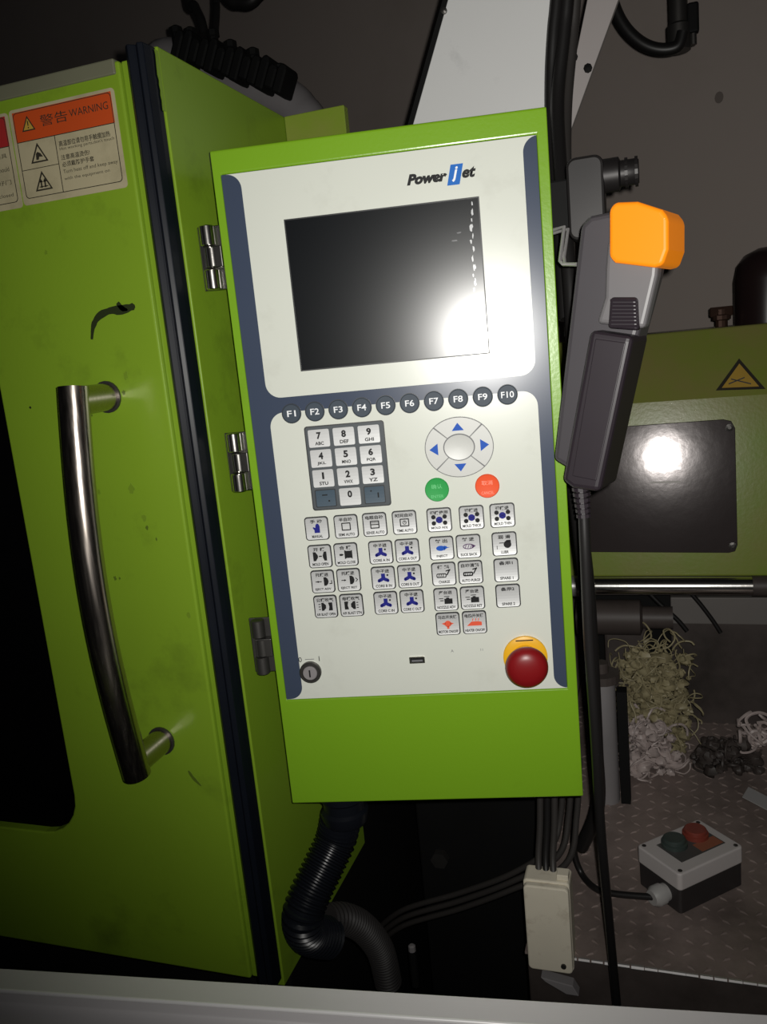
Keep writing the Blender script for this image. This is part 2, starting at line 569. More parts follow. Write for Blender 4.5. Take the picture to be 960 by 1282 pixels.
# grease marks
def smear(px_list, widths, m='grease'):
    pts, wd_ = [], []
    src = [onY(px, py, DY) for px, py in px_list]
    for i in range(len(src) - 1):
        p0_, p1_, p2_, p3_ = src[max(i - 1, 0)], src[i], src[i + 1], src[min(i + 2, len(src) - 1)]
        for k_ in range(5):
            t = k_ / 5
            pts.append(0.5 * ((2 * p1_) + (p2_ - p0_) * t + (2 * p0_ - 5 * p1_ + 4 * p2_ - p3_) * t * t + (3 * p1_ - p0_ - 3 * p2_ + p3_) * t ** 3))
            wd_.append((widths[i] + (widths[i + 1] - widths[i]) * t) * random.uniform(.85, 1.12))
    pts.append(src[-1])
    wd_.append(widths[-1] * .4)
    widths = wd_
    lft, rgt = [], []
    for i, p in enumerate(pts):
        q0, q1 = pts[max(i - 1, 0)], pts[min(i + 1, len(pts) - 1)]
        d = Vector((q1.x - q0.x, 0, q1.z - q0.z)).normalized()
        nrm = Vector((-d.z, 0, d.x))
        lft.append((p.x + nrm.x * widths[i] + .9, p.z + nrm.z * widths[i] - .775))
        rgt.append((p.x - nrm.x * widths[i] + .9, p.z - nrm.z * widths[i] - .775))
    MB().prism(lft + rgt[::-1], -0.0123, -0.0119).build('grease_smear', m, door)


smear([(115, 425), (117, 408), (124, 396), (138, 389), (152, 388), (169, 383)], [.0012, .0026, .0040, .0036, .0048, .0030])
smear([(147, 379), (153, 386), (160, 388)], [.0018, .0030, .0010])
def blot(px, py, r, m):
    c = onY(px, py, DY)
    pts = []
    for k in range(16):
        a = 2 * math.pi * k / 16
        q_ = r * random.uniform(.55, 1.2)
        pts.append((c.x + .9 + q_ * math.cos(a) * .7, c.z - .775 + q_ * math.sin(a)))
    MB().prism(pts, -0.0123, -0.0119).build('grease_smear', m, door)


for (px, py, r_, m_) in ((38, 510, .0022, 'grease'), (115, 520, .0016, 'grease_thin'), (180, 648, .0040, 'grease_faint'), (184, 660, .0028, 'grease_thin'), (196, 675, .0018, 'grease_thin'), (144, 724, .0026, 'grease_thin'), (150, 724, .0018, 'grease_thin'),
                         (165, 612, .0060, 'grease_faint'), (124, 616, .0036, 'grease_faint'), (236, 770, .0035, 'grease_faint'), (157, 470, .0045, 'grease_faint'), (155, 492, .0030, 'grease_thin'), (58, 316, .0030, 'grease_faint')):
    blot(px, py, r_, m_)
smear([(236, 965), (242, 974), (252, 984)], [.0012, .0022, .0008], 'grease_thin')

# warning stickers
STK = onY(6, 263, DY), onY(163, 234, DY)
sz0 = (onY(163, 234, DY).z + onY(25, 259, DY).z) / 2
sz1 = (onY(140, 110, DY).z + onY(15, 138, DY).z) / 2
sx0 = (onY(15, 138, DY).x + onY(26, 256, DY).x) / 2
sx1 = (onY(140, 110, DY).x + onY(163, 234, DY).x) / 2


def sticker(x0, x1, z0, z1, header, full):
    e0, e1 = x0 + .9, x1 + .9
    b0, b1 = z0 - .775, z1 - .775
    W, H = e1 - e0, b1 - b0
    st = MB().prism(rrect(e0, e1, b0, b1, 0.004), -0.0125, -0.0118).build('warning_sticker', 'sticker_white', door)
    yf = -0.0125
    MB().prism([(e0 + .004, b1 - .003), (e1 - .004, b1 - .003), (e1 - .004, b1 - .003 - H * .31), (e0 + .004, b1 - .003 - H * .31)], yf - .0002, yf + .0002).build('header_band', header, st)
    ln = MB()
    ln.ring(rrect(e0 + .0045, e1 - .0045, b0 + .006, b1 - .0035, .004), rrect(e0 + .0052, e1 - .0052, b0 + .0067, b1 - .0042, .0036), yf - .0003, yf)
    xm = e0 + W * 0.40
    zh = b1 - .003 - H * .31
    ln.box(e0 + .005, e1 - .005, yf - .0003, yf, zh - .0004, zh + .0003)
    ln.box(xm - .0003, xm + .0004, yf - .0003, yf, b0 + .0065, zh)
    zm = (b0 + .0065 + zh) / 2
    ln.box(e0 + .005, xm, yf - .0003, yf, zm - .0003, zm + .0003)
    ln.build('border_line', 'sticker_ink', st)

    def tri(cx, cz, s_, icon, fill=None):
        t = MB()
        o_ = [(cx - s_, cz - s_ * .8), (cx + s_, cz - s_ * .8), (cx, cz + s_ * .95)]
        i_ = [(cx - s_ * .78, cz - s_ * .67), (cx + s_ * .78, cz - s_ * .67), (cx, cz + s_ * .68)]
        if fill:
            MB().prism(o_, yf - .00035, yf).build('triangle_fill', fill, st)
        t.ring(o_, i_, yf - .0006, yf - .0001)
        if icon == '!':
            t.box(cx - s_ * .07, cx + s_ * .07, yf - .0006, yf, cz - s_ * .22, cz + s_ * .35)
            t.box(cx - s_ * .07, cx + s_ * .07, yf - .0006, yf, cz - s_ * .52, cz - s_ * .36)
        elif icon == 'hand':
            t.prism([(cx - s_ * .35, cz - s_ * .55), (cx - s_ * .1, cz - s_ * .55), (cx + .0, cz - s_ * .3), (cx + s_ * .45, cz - s_ * .35), (cx + s_ * .2, cz), (cx - s_ * .1, cz + s_ * .15), (cx - s_ * .3, cz)], yf - .0006, yf)
        else:
            for dx_ in (-.24, .2):
                t.box(cx + s_ * (dx_ - .07), cx + s_ * (dx_ + .07), yf - .0006, yf, cz - s_ * .55, cz + s_ * .05)
                t.prism([(cx + s_ * (dx_ - .2), cz - s_ * .05), (cx + s_ * (dx_ + .2), cz - s_ * .05), (cx + s_ * dx_, cz + s_ * .25)], yf - .0006, yf)
            t.box(cx - s_ * .5, cx + s_ * .5, yf - .0006, yf, cz - s_ * .5, cz - s_ * .42)
        t.build('warning_triangle', 'sticker_ink', st)

    if full:
        tri(e0 + W * .17, b1 - H * .172, H * .088, '!', 'sticker_ochre')
        tri(e0 + W * .225, (zm + zh) / 2, H * .115, 'hand')
        tri(e0 + W * .225, (zm + b0 + .0065) / 2, H * .115, 'x')
        zc = b1 - H * .172
        text_mesh('lettering', '警告', H * .115, 'sticker_ink', st, e0 + W * .42, yf - .0002, zc, W * .26, bold=.0)
        text_mesh('lettering', 'WARNING', H * .075, 'sticker_ink', st, e0 + W * .75, yf - .0002, zc + H * .012, W * .36)
        xl = xm + W * .03
        wd = e1 - .006 - xl
        rows = [('高温部位请勿用手触摸加热', .060, .92, .012), ('Hot working parts,don\'t touch', .042, .98, 0), ('注意高温烫伤!', .055, .52, .012), ('必须戴防护手套', .055, .58, .012), ('Turn heat off and keep away', .050, .98, 0), ('with the equipment on', .042, .82, 0)]
        zz = [.085, .17, .30, .41, .53, .64]
        span = zh - (b0 + .0065)
        for (s_, h_, w_, bo), q in zip(rows, zz):
            text_mesh('lettering', s_, H * h_, 'sticker_ink', st, xl, yf, zh - span * (q + .06) * 1.12, wd * w_, align='LEFT', bold=bo)
    else:
        xl = xm + W * .03
        for q, s_ in enumerate(('禁止伸手进入模具', 'Don\'t reach into the mould', '运转中请关好门', 'keep the door closed')):
            text_mesh('lettering', s_, H * .05, 'sticker_ink', st, xl, yf, zh - H * (.09 + .14 * q), (e1 - .006 - xl) * .95, align='LEFT')
    return st


sticker(sx0, sx1, sz0, sz1, 'sticker_orange', True)
wst = sx1 - sx0
sticker(sx0 - wst - .0015, sx0 - .0015, sz0 - .001, sz1 - .001, 'sticker_crimson', False)

# ------------------------------------------------------------------ fixed green cover beside the door
cov = empty('machine_side_cover', (-0.45, 0.9, 0.775))
tag(cov, 'green sheet-metal side cover receding between door seal and control cabinet', 'machine cover')
fe = onY(431, 125, 1.045)


def cl(x, y, z):
    return (x + .45, y - .9, z - .775)


a, b = cl(-0.458, 0.7535, 0.775), cl(-0.44, 1.045, 1.803)
MB().box(a[0], b[0], a[1], b[1], a[2], b[2]).build('side_sheet', 'green_door', cov, 0.0012)
a, b = cl(-0.4398, 1.0405, 1.30), cl(fe.x, 1.055, 1.803)
MB().box(a[0], b[0], a[1], b[1], a[2], b[2]).build('rear_flange', 'green_far', cov, 0.0012)
# ragged paint along the chipped front edge
pts = []
for k in range(13):
    z_ = 1.7985 - .0045 * k
    pts.append((-.0150 + random.uniform(-.0020, .0015) - (.004 if 3 < k < 6 else 0), z_))
ch = MB()
vv = [cl(-0.4398, .7536 + .9 - .9 + q[0] * .35, q[1]) for q in pts] + [cl(-0.4398, .7536, q[1]) for q in pts]
vv += [(q[0] - .0006, q[1], q[2]) for q in vv]
m_ = len(pts)
ch.add(vv, [(i, i + 1, m_ + i + 1, m_ + i) for i in range(m_ - 1)] + [(2 * m_ + i, 3 * m_ + i, 3 * m_ + i + 1, 2 * m_ + i + 1) for i in range(m_ - 1)])
ch.build('chipped_paint', 'green_door', cov)

# ------------------------------------------------------------------ control cabinet
PR = Vector((0.980509, 0.196475, 0))
PB = Vector((-0.196475, 0.980509, 0))
PTL = Vector((-0.40244, 0.75957, 1.70405))
PW, PH = 320.0, 691.2
base = PTL + PR * 0.160 + Vector((0, 0, -PH / 1000))
cab = empty('control_cabinet', Matrix(((PR.x, PB.x, 0, base.x), (PR.y, PB.y, 0, base.y), (0, 0, 1, base.z), (0, 0, 0, 1))))
tag(cab, 'lime green control cabinet with dark screen and white membrane keyboard', 'control panel')


def U(u):
    return (u - 160) / 1000


def V(v):
    return (PH - v) / 1000


def uvbox(m, u0, u1, v0, v1, w0, w1):
    return m.box(U(u0), U(u1), -w1 / 1000, -w0 / 1000, V(v1), V(v0))


# housing: front rim, slightly recessed faceplate bed
h = MB()
uvbox(h, 0, 320, 0, 22.6, -120, 0)
uvbox(h, 0, 320, 567.2, PH, -120, 0)
uvbox(h, 0, 8.0, 22.6, 567.2, -120, 0)
uvbox(h, 309.6, 320, 22.6, 567.2, -120, 0)
hm = MB()
outer_ = [(U(0), V(0)), (U(320), V(0)), (U(320), V(PH)), (U(0), V(PH))]
inner_ = [(U(8.0), V(22.8)), (U(309.6), V(22.8)), (U(309.6), V(567)), (U(8.0), V(567))]
hm.ring(outer_, inner_, 0.0, 0.030)
hm.box(U(0.5), U(319.5), 0.0299, 0.118, V(PH - .5), V(0.5))
hm.build('housing', 'green_panel', cab, 0.0016, 3)
fp = MB()
uvbox(fp, 8.2, 309.4, 23, 566.8, -12, -1.0)
fpl = fp.build('faceplate', 'membrane_blue', cab)


def flat(name, pts_uv, m, parent, w0, w1, bevel=0):
    return MB().prism([(U(p[0]), V(p[1])) for p in pts_uv], -w1 / 1000, -w0 / 1000).build(name, m, parent, bevel)


def arc(cx, cv, r, a0, a1, n=8):
    return [(cx + r * math.cos(math.radians(a0 + (a1 - a0) * k / n)), cv + r * math.sin(math.radians(a0 + (a1 - a0) * k / n))) for k in range(n + 1)]


L0, R0, L1, R1 = 8.6, 309.0, 27.0, 296.6
up_ = [(L0, 23.2)] + arc(13, 37.2, 14, -90, 0) + arc(L1 + 15, 225.5, 15, 180, 90) + arc(R1 - 15, 225.5, 15, 90, 0) + arc(310.6, 37.2, 14, 180, 270) + [(R0, 23.2)]
flat('white_field', up_, 'membrane_white', fpl, -1.0, -0.7)
lw = arc(L1 + 15, 270.5, 15, 180, 270) + arc(R1 - 15, 270.5, 15, 270, 360) + arc(310.6, 552.4, 14, 180, 90) + [(R0, 566.6), (L0, 566.6)] + arc(13, 552.4, 14, 90, 0)
flat('white_field', lw, 'membrane_white', fpl, -1.0, -0.7)

# screen
scr = flat('screen', [(66, 71.5), (252.6, 71.5), (252.6, 215.4), (66, 215.4)], 'screen_glass', cab, -1.0, -0.55)
rim = MB().ring([(U(65), V(70.5)), (U(253.6), V(70.5)), (U(253.6), V(216.4)), (U(65), V(216.4))], [(U(66.2), V(71.7)), (U(252.4), V(71.7)), (U(252.4), V(215.2)), (U(66.2), V(215.2))], 0.0003, 0.0010)
rim.build('screen_bezel', 'key_rim', scr)
# glints on the screen painted as flat pale flecks, plus two faint smudges
mat('glint_pale', (0.50, 0.51, 0.52), 0.25, spec=0.7)
mat('smudge_faint', (0.10, 0.10, 0.11), 0.25, spec=0.5)
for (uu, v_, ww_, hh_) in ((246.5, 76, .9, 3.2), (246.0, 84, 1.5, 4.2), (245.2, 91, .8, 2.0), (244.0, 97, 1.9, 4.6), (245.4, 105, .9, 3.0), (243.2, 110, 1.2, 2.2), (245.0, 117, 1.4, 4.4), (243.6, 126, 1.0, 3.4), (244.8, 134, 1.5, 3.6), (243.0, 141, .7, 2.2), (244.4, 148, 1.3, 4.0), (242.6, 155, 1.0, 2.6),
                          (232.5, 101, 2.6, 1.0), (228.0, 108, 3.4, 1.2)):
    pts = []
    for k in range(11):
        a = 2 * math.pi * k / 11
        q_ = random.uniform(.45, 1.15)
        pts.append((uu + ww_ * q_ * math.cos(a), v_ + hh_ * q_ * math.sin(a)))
    flat('glint_smudge', pts, 'glint_pale' if uu > 240 else 'smudge_faint', scr, -.56, -.40)

# logo
lg = flat('brand_logo', [(229.2, 39.6), (240.9, 39.6), (236.4, 57.8), (224.7, 57.8)], 'logo_blue', fpl, -0.7, -0.5)
text_mesh('lettering', 'Power', .0100, 'print_black', lg, U(206.2), 0.0006, V(48.6), .0385, shear=.30, bold=.06)
text_mesh('lettering', 'j', .0135, 'print_white', lg, U(232.6), 0.0004, V(48.4), .0062, shear=.30, bold=.03)
text_mesh('lettering', 'et', .0098, 'print_black', lg, U(245.8), 0.0006, V(48.0), .0132, shear=.30, bold=.045)


def face_rows(m, u, v, hw, hh, r, base_w, dish, rows=8):
    """dished key top: rounded outline in rows, edges proud of the middle"""
    vs_, fs_ = [], []
    zs = []
    for k in range(rows + 1):
        t = -1 + 2 * k / rows
        zs.append(hh * math.sin(t * math.pi / 2))
    for z in zs:
        d = max(0.0, abs(z) - (hh - r))
        half = hw - r + math.sqrt(max(0, r * r - d * d)) if d > 0 else hw
        if abs(z) >= hh - 1e-6:
            half = hw - r * .9
        y = base_w + dish * (z / hh) ** 2
        vs_ += [(U(u - half), -y / 1000, V(v) + z / 1000), (U(u + half), -y / 1000, V(v) + z / 1000)]
        vs_ += [(U(u - half), -(base_w - 1.0) / 1000, V(v) + z / 1000), (U(u + half), -(base_w - 1.0) / 1000, V(v) + z / 1000)]
    for k in range(rows):
        a, b = 4 * k, 4 * k + 4
        fs_ += [(a, a + 1, b + 1, b), (a, b, b + 2, a + 2), (a + 1, a + 3, b + 3, b + 1)]
    fs_ += [(0, 2, 3, 1), (4 * rows, 4 * rows + 1, 4 * rows + 3, 4 * rows + 2)]
    m.add(vs_, fs_)
    return m


# function keys F1..F10
for i in range(10):
    u, v = 50.6 + 24.14 * i, 257.4
    key = MB().lathe([(.0099, 0.0008), (.0099, 0.0), (.0092, -.0006), (.0088, -.0003), (.0001, -.0002)], 28, (U(u), 0, V(v))).build('function_key', 'key_slate', cab)
    MB().ring(circ(U(u), V(v), .0101, 28), circ(U(u), V(v), .0095, 28), -.0003, .0008).build('key_outline', 'key_rim', key)
    text_mesh('lettering', 'F%d' % (i + 1), .0062, 'print_white', key, U(u), -0.0003, V(v), .0090 if i < 9 else .0125, bold=.012)

# number keypad
tray = MB().prism(rrect(U(62.2), U(143.0), V(358.6), V(272.4), .003), -.0002, .0009).build('keypad_tray', 'keypad_tray', cab)
MB().ring(rrect(U(61.6), U(143.6), V(359.2), V(271.8), .003), rrect(U(62.6), U(142.6), V(358.2), V(272.8), .003), -.0004, .0009).build('tray_outline', 'key_rim', tray)
num = [('7', 'ABC'), ('8', 'DEF'), ('9', 'GHI'), ('4', 'JKL'), ('5', 'MNO'), ('6', 'PQR'), ('1', 'STU'), ('2', 'VWX'), ('3', 'YZ')]
for i, (d, t) in enumerate(num):
    u, v = 76.2 + 25.7 * (i % 3), 284.6 + 20.65 * (i // 3)
    key = face_rows(MB(), u, v, 10.9, 9.0, 1.4, 0.9, 0.5).build('number_key', 'key_silver', cab)
    text_mesh('lettering', d, .0072, 'print_black', key, U(u), -0.0010, V(v - 2.7), .0022 if d == '1' else .0048, bold=.045)
    text_mesh('lettering', t, .0036, 'print_black', key, U(u), -0.0011, V(v + 5.2), .0092, bold=.03)
u, v = 101.9, 346.8
key = face_rows(MB(), u, v, 10.9, 9.0, 1.4, 0.9, 0.5).build('number_key', 'key_silver', cab)
text_mesh('lettering', '0', .0072, 'print_black', key, U(u), -0.0010, V(v - 2.7), .0048, bold=.045)
for u, s_ in ((76.4, '-'), (127.4, '.')):
    key = face_rows(MB(), u, 346.8, 10.9, 9.2, 1.4, 0.6, 0.3).build('sign_key', 'key_dark', cab)
    MB().ring(rrect(U(u - 10.9), U(u + 10.9), V(356), V(337.6), .0014), rrect(U(u - 10.1), U(u + 10.1), V(355.2), V(338.4), .0012), -.0010, 0).build('key_outline', 'key_rim', key)
    if s_ == '-':
        mk = MB().box(U(u - 3.5), U(u + 2.0), -.0011, -.0006, V(344), V(342.8)).box(U(u + 2.5), U(u + 4.2), -.0011, -.0006, V(350.6), V(349))
    else:
        mk = MB().box(U(u - 4.2), U(u - 2.6), -.0011, -.0006, V(343.4), V(342)).box(U(u + 3), U(u + 4.4), -.0011, -.0006, V(350), V(344.8))
    mk.build('key_mark', 'print_black', key)

# direction pad
pc = (216.8, 305.2)
RO, RZ, RI, RIZ = 34.4, 30.4, 15.2, 13.0
pad = MB().prism(circ(U(pc[0]), V(pc[1]), RO / 1000, 56, RZ / 1000), -.0002, .0009).build('direction_pad', 'print_grey', cab)
for q, a in enumerate((45, 135, 225, 315)):
    a0, a1 = math.radians(a + 0.9), math.radians(a + 89.1)
    o_ = circ(U(pc[0]), V(pc[1]), (RO - .6) / 1000, 13, (RZ - .6) / 1000, a0, a1, False)
    i_ = circ(U(pc[0]), V(pc[1]), (RI + .5) / 1000, 13, (RIZ + .5) / 1000, a0, a1, False)
    MB().prism(o_ + i_[::-1], -.0007, 0).build('pad_segment', 'pad_grey', pad, .0003, 1)
MB().lathe([(RI / 1000 * .97, 0.0), (RI / 1000 * .97, -.0014), (RI / 1000 * .6, -.0007), (.0002, -.0005)], 36).build('pad_centre', 'pad_grey', pad, smooth=True)
ctr = COL.objects[-1]
ctr.scale = (1, 1, RIZ / RI)
ctr.location = (U(pc[0]), 0, V(pc[1]))
s_ = 5.6
for (du, dv, pts) in ((0, -20.6, [(-6, 3.9), (6, 3.9), (0, -3.9)]), (0, 20.6, [(-6, -3.9), (6, -3.9), (0, 3.9)]), (-25.2, .6, [(4, -6), (4, 6), (-4.6, 0)]), (25.2, -.4, [(-4, -6), (-4, 6), (4.6, 0)])):
    MB().prism([(U(pc[0] + du + p[0]), V(pc[1] + dv + p[1])) for p in pts], -.0010, -.0006).build('arrow_mark', 'print_blue', pad)

# enter / cancel
for (u, m_, t1, t2) in ((191.2, 'key_green', '确认', 'ENTER'), (241.9, 'key_red', '取消', 'CANCEL')):
    key = MB().lathe([(.0122, .0009), (.0122, -.0002), (.0116, -.0010), (.0108, -.0007), (.0001, -.0005)], 32, (U(u), 0, V(346.6))).build('round_key', m_, cab, smooth=True)
    lt = 'print_white'
    mat('legend_' + m_, (0.12, 0.55, 0.20) if m_ == 'key_green' else (0.85, 0.30, 0.20), .45)
    text_mesh('lettering', t1, .0046, 'legend_' + m_, key, U(u), -.0008, V(343.2), .0110)
    text_mesh('lettering', t2, .0030, 'legend_' + m_, key, U(u), -.0008, V(353.4), .0125)

# membrane function keys -------------------------------------------------
def icon(kind, u, v, key):
    """pictogram print on a key, centre u/v"""
    def P(*pts):
        return [(U(u + p[0] * 1.2), V(v - p[1] * 1.15)) for p in pts]
    y0, y1 = -.00115, -.0006
    dk = MB()
    cl_ = None

    def C(m, x, z, r, n=12):
        m.prism(circ(U(u + x * 1.15), V(v - z * 1.15), r * 1.15 / 1000, n), y0, y1)

    def RG(m, x0, x1, z0, z1, t=.6, r=.6):
        x0, x1, z0, z1, t = x0 * 1.2, x1 * 1.2, z0 * 1.15, z1 * 1.15, t * 1.3
        m.ring(rrect(U(u + x0), U(u + x1), V(v - z0), V(v - z1), r / 1000, 3), rrect(U(u + x0 + t), U(u + x1 - t), V(v - z0 - t), V(v - z1 + t), r / 2000, 3), y0, y1)
    if kind == 'hand':
        cl_ = (MB().prism(P((-2.2, -4), (2.6, -4), (2.6, 2.2), (1.6, 4.2), (.6, 4.6), (-.4, 4.0), (-1, 2.6), (-1.2, .6), (-3.2, 1.6), (-3.4, .4), (-2.2, -1.2)), y0, y1), 'print_navy')
    elif kind.startswith('sq'):
        RG(dk, -4, 4, -3.6, 3.6, .8)
        if kind == 'sq2':
            dk.prism(P((-3.4, -.4), (3.4, -.4), (3.4, .4), (-3.4, .4)), y0, y1)
            dk.prism(P((-3.4, 1.6), (3.4, 1.6), (3.4, 2.0), (-3.4, 2.0)), y0, y1)
        if kind == 'sq3':
            dk.ring(circ(U(u), V(v), .0021, 16), circ(U(u), V(v), .0015, 16), y0, y1)
            dk.prism(P((-.2, -.2), (1.1, -.2), (1.1, .2), (.2, .2), (.2, 1.2), (-.2, 1.2)), y0, y1)
    elif kind == 'dots':
        for x, z in ((-5, 2.8), (5, 2.8), (-5, -2.8), (5, -2.8)):
            C(dk, x, z, 2.0)
            dk.prism(P((x * .85 - .3, z * .85), (x * .85 + .3, z * .85), (.3, 0), (-.3, 0)), y0, y1)
        m_ = MB()
        C(m_, 0, 0, 3.0, 16)
        cl_ = (m_, 'print_navy')
    elif kind == 'open':
        dk.prism(P((-6, -4.2), (-3.8, -4.2), (-1.8, -1), (-1.8, 1), (-3.8, 4.2), (-6, 4.2)), y0, y1)
        dk.prism(P((6, -4.2), (3.8, -4.2), (2.6, -1), (2.6, 1), (3.8, 4.2), (6, 4.2)), y0, y1)
        dk.prism(P((-.9, -.5), (1.7, -.5), (1.7, .5), (-.9, .5)), y0, y1)
    elif kind == 'close':
        dk.prism(P((-1.2, -4.2), (.4, -3.2), (4.4, -3.2), (5.6, -4.2), (5.6, 4.2), (4.4, 3.4), (.4, 3.4), (-1.2, 4.2)), y0, y1)
        dk.prism(P((-5.6, -.9), (-3.2, -.9), (-2.0, 0), (-3.2, .9), (-5.6, .9)), y0, y1)
    elif kind in ('ejf', 'ejr'):
        dk.prism(P((1.0, -4), (3, -4), (4.6, -2.4), (5.2, 0), (4.6, 2.4), (3, 4), (1.0, 4)), y0, y1)
        dk.prism(P((-6.4, -.35), (-1 if kind == 'ejf' else -3, -.35), (-1 if kind == 'ejf' else -3, .35), (-6.4, .35)), y0, y1)
        dk.prism(P((-5.6, 0), (-3.8, 1.0), (-3.8, -1.0)) if kind == 'ejf' else P((-2.0, 0), (-3.8, 1.0), (-3.8, -1.0)), y0, y1)
        dk.prism(P((5.8, -2.6), (8.2, -2.6), (8.2, .8), (7.5, .8), (7.5, -1.9), (5.8, -1.9)) if kind == 'ejf' else P((6.2, -2.2), (8.4, 0), (6.2, 2.2), (6.2, 1.3), (7.5, 0), (6.2, -1.3)), y0, y1)
    elif kind in ('air1', 'air2'):
        s = 1 if kind == 'air1' else -1
        dk.prism(P((s * 2.6, -3.8), (s * 6.2, -3.8), (s * 6.2, 3.8), (s * 2.6, 3.8), (s * 3.4, 0)), y0, y1)
        dk.prism(P((s * -3.6, -3.8), (s * -1.8, -3.8), (s * .4, -1.4), (s * .4, 1.4), (s * -1.8, 3.8), (s * -3.6, 3.8)), y0, y1)
        for q in (-2.4, 0, 2.4):
            dk.prism(P((s * -6.2, q - .35), (s * -4.4, q - .35), (s * -4.4, q + .35), (s * -6.2, q + .35)), y0, y1)
    elif kind == 'core':
        m_ = MB()
        m_.prism(P((-1.7, 4.2), (1.7, 4.2), (1.7, .4), (4.8, -1.2), (4.0, -3.8), (1.4, -3.0), (0, -2.0), (-1.4, -3.0), (-4.0, -3.8), (-4.8, -1.2), (-1.7, .4)), y0, y1)
        C(m_, -4.0, -2.5, 1.4)
        C(m_, 4.0, -2.5, 1.4)
        C(dk, 4.0, 2.6, .9)
        cl_ = (m_, 'print_navy')
    elif kind == 'inject':
        m_ = MB().prism([(U(u - 1) + x, V(v) + z) for x, z in [(p[0], p[1]) for p in circ(0, 0, .0046, 18, .0027)]], y0, y1)
        m_.prism(P((2, 2.2), (4.4, 1.6), (4.4, .8), (7, .4), (4.4, -.2), (2, -2.2)), y0, y1)
        cl_ = (m_, 'print_blue')
    elif kind == 'suck':
        m_ = MB()
        m_.ring([(U(u) + p[0], V(v) + p[1]) for p in circ(0, 0, .0058, 18, .0029)], [(U(u) + p[0], V(v) + p[1]) for p in circ(0, 0, .0049, 18, .0021)], y0, y1)
        for q in (-2.4, 0, 2.2):
            m_.prism(P((q - .8, -1.4), (q - .2, -1.4), (q + .8, 1.4), (q + .2, 1.4)), y0, y1)
        m_.prism(P((3, -2), (6.2, .2), (3, 2)), y0, y1)
        cl_ = (m_, 'print_purple')
    elif kind == 'lube':
        C(dk, 2.6, -.4, 3.4, 14)
        dk.prism(P((1, 1.6), (5.6, 1.6), (5.2, 3.6), (1.6, 3.4)), y0, y1)
        dk.prism(P((-4.4, .8), (-.5, .8), (-.5, 1.4), (-4.4, 1.4)), y0, y1)
        dk.prism(P((-6.6, -4.4), (-6.1, -4.4), (-6.1, -1.2), (-6.6, -1.2)), y0, y1)
    elif kind in ('charge', 'purge'):
        t = .7 if kind == 'charge' else 1.0
        RG(dk, -6.4, 2.2, -3.4, .6, t, 1.4)
        for q in (-4.4, -2.6, -.8):
            dk.prism(P((q - .5, -2.8), (q + .1, -2.8), (q + 1, .2), (q + .4, .2)), y0, y1)
        dk.prism(P((2.0, -1.2), (3.2, -1.2), (5.8, 3.6), (4.6, 3.6)), y0, y1)
        dk.prism(P((1.6, 2.2), (5.8, 3.0), (5.9, 4.4), (1.9, 3.2)), y0, y1)
    elif kind == 'nozzle':
        dk.prism(P((-1.4, -4.2), (5.6, -4.2), (5.6, .6), (3, .6), (2.6, 1.6), (.4, 1.6), (0, .6), (-1.4, .6)), y0, y1)
        dk.prism(P((-6, .6), (-2.2, .6), (-2.2, 1.2), (-6, 1.2)), y0, y1)
        dk.prism(P((-5, -1.4), (-2, -1.4), (-2, -.7), (-5, -.7)), y0, y1)
        dk.prism(P((-1.4, 2.4), (3.2, 2.4), (3.2, 3.0), (-1.4, 3.0)), y0, y1)
    elif kind == 'motor':
        m_ = MB()
        C(m_, 0, 0, 3.0, 16)
        m_.prism(P((-5.4, .4), (-2, 1.6), (-2, -1.6)), y0, y1)
        m_.prism(P((5, .2), (2, 1.4), (2, -1.4)), y0, y1)
        m_.prism(P((-1, -4.6), (1, -4.6), (1, -2), (-1, -2)), y0, y1)
        cl_ = (m_, 'print_red')
    elif kind == 'heater':
        m_ = MB().prism(P((-6.6, -3), (6.2, -3), (6.2, .2), (2.8, 1.0), (-2.6, .8)), y0, y1)
        for q in (-1.6, 1, 3.4):
            m_.prism(P((q - .4, 1.6), (q + .3, 1.6), (q + .8, 3.8), (q + .1, 3.8)), y0, y1)
        cl_ = (m_, 'print_red')
    if dk.v:
        dk.build('pictogram', 'print_black', key)
    if cl_:
        cl_[0].build('pictogram', cl_[1], key)


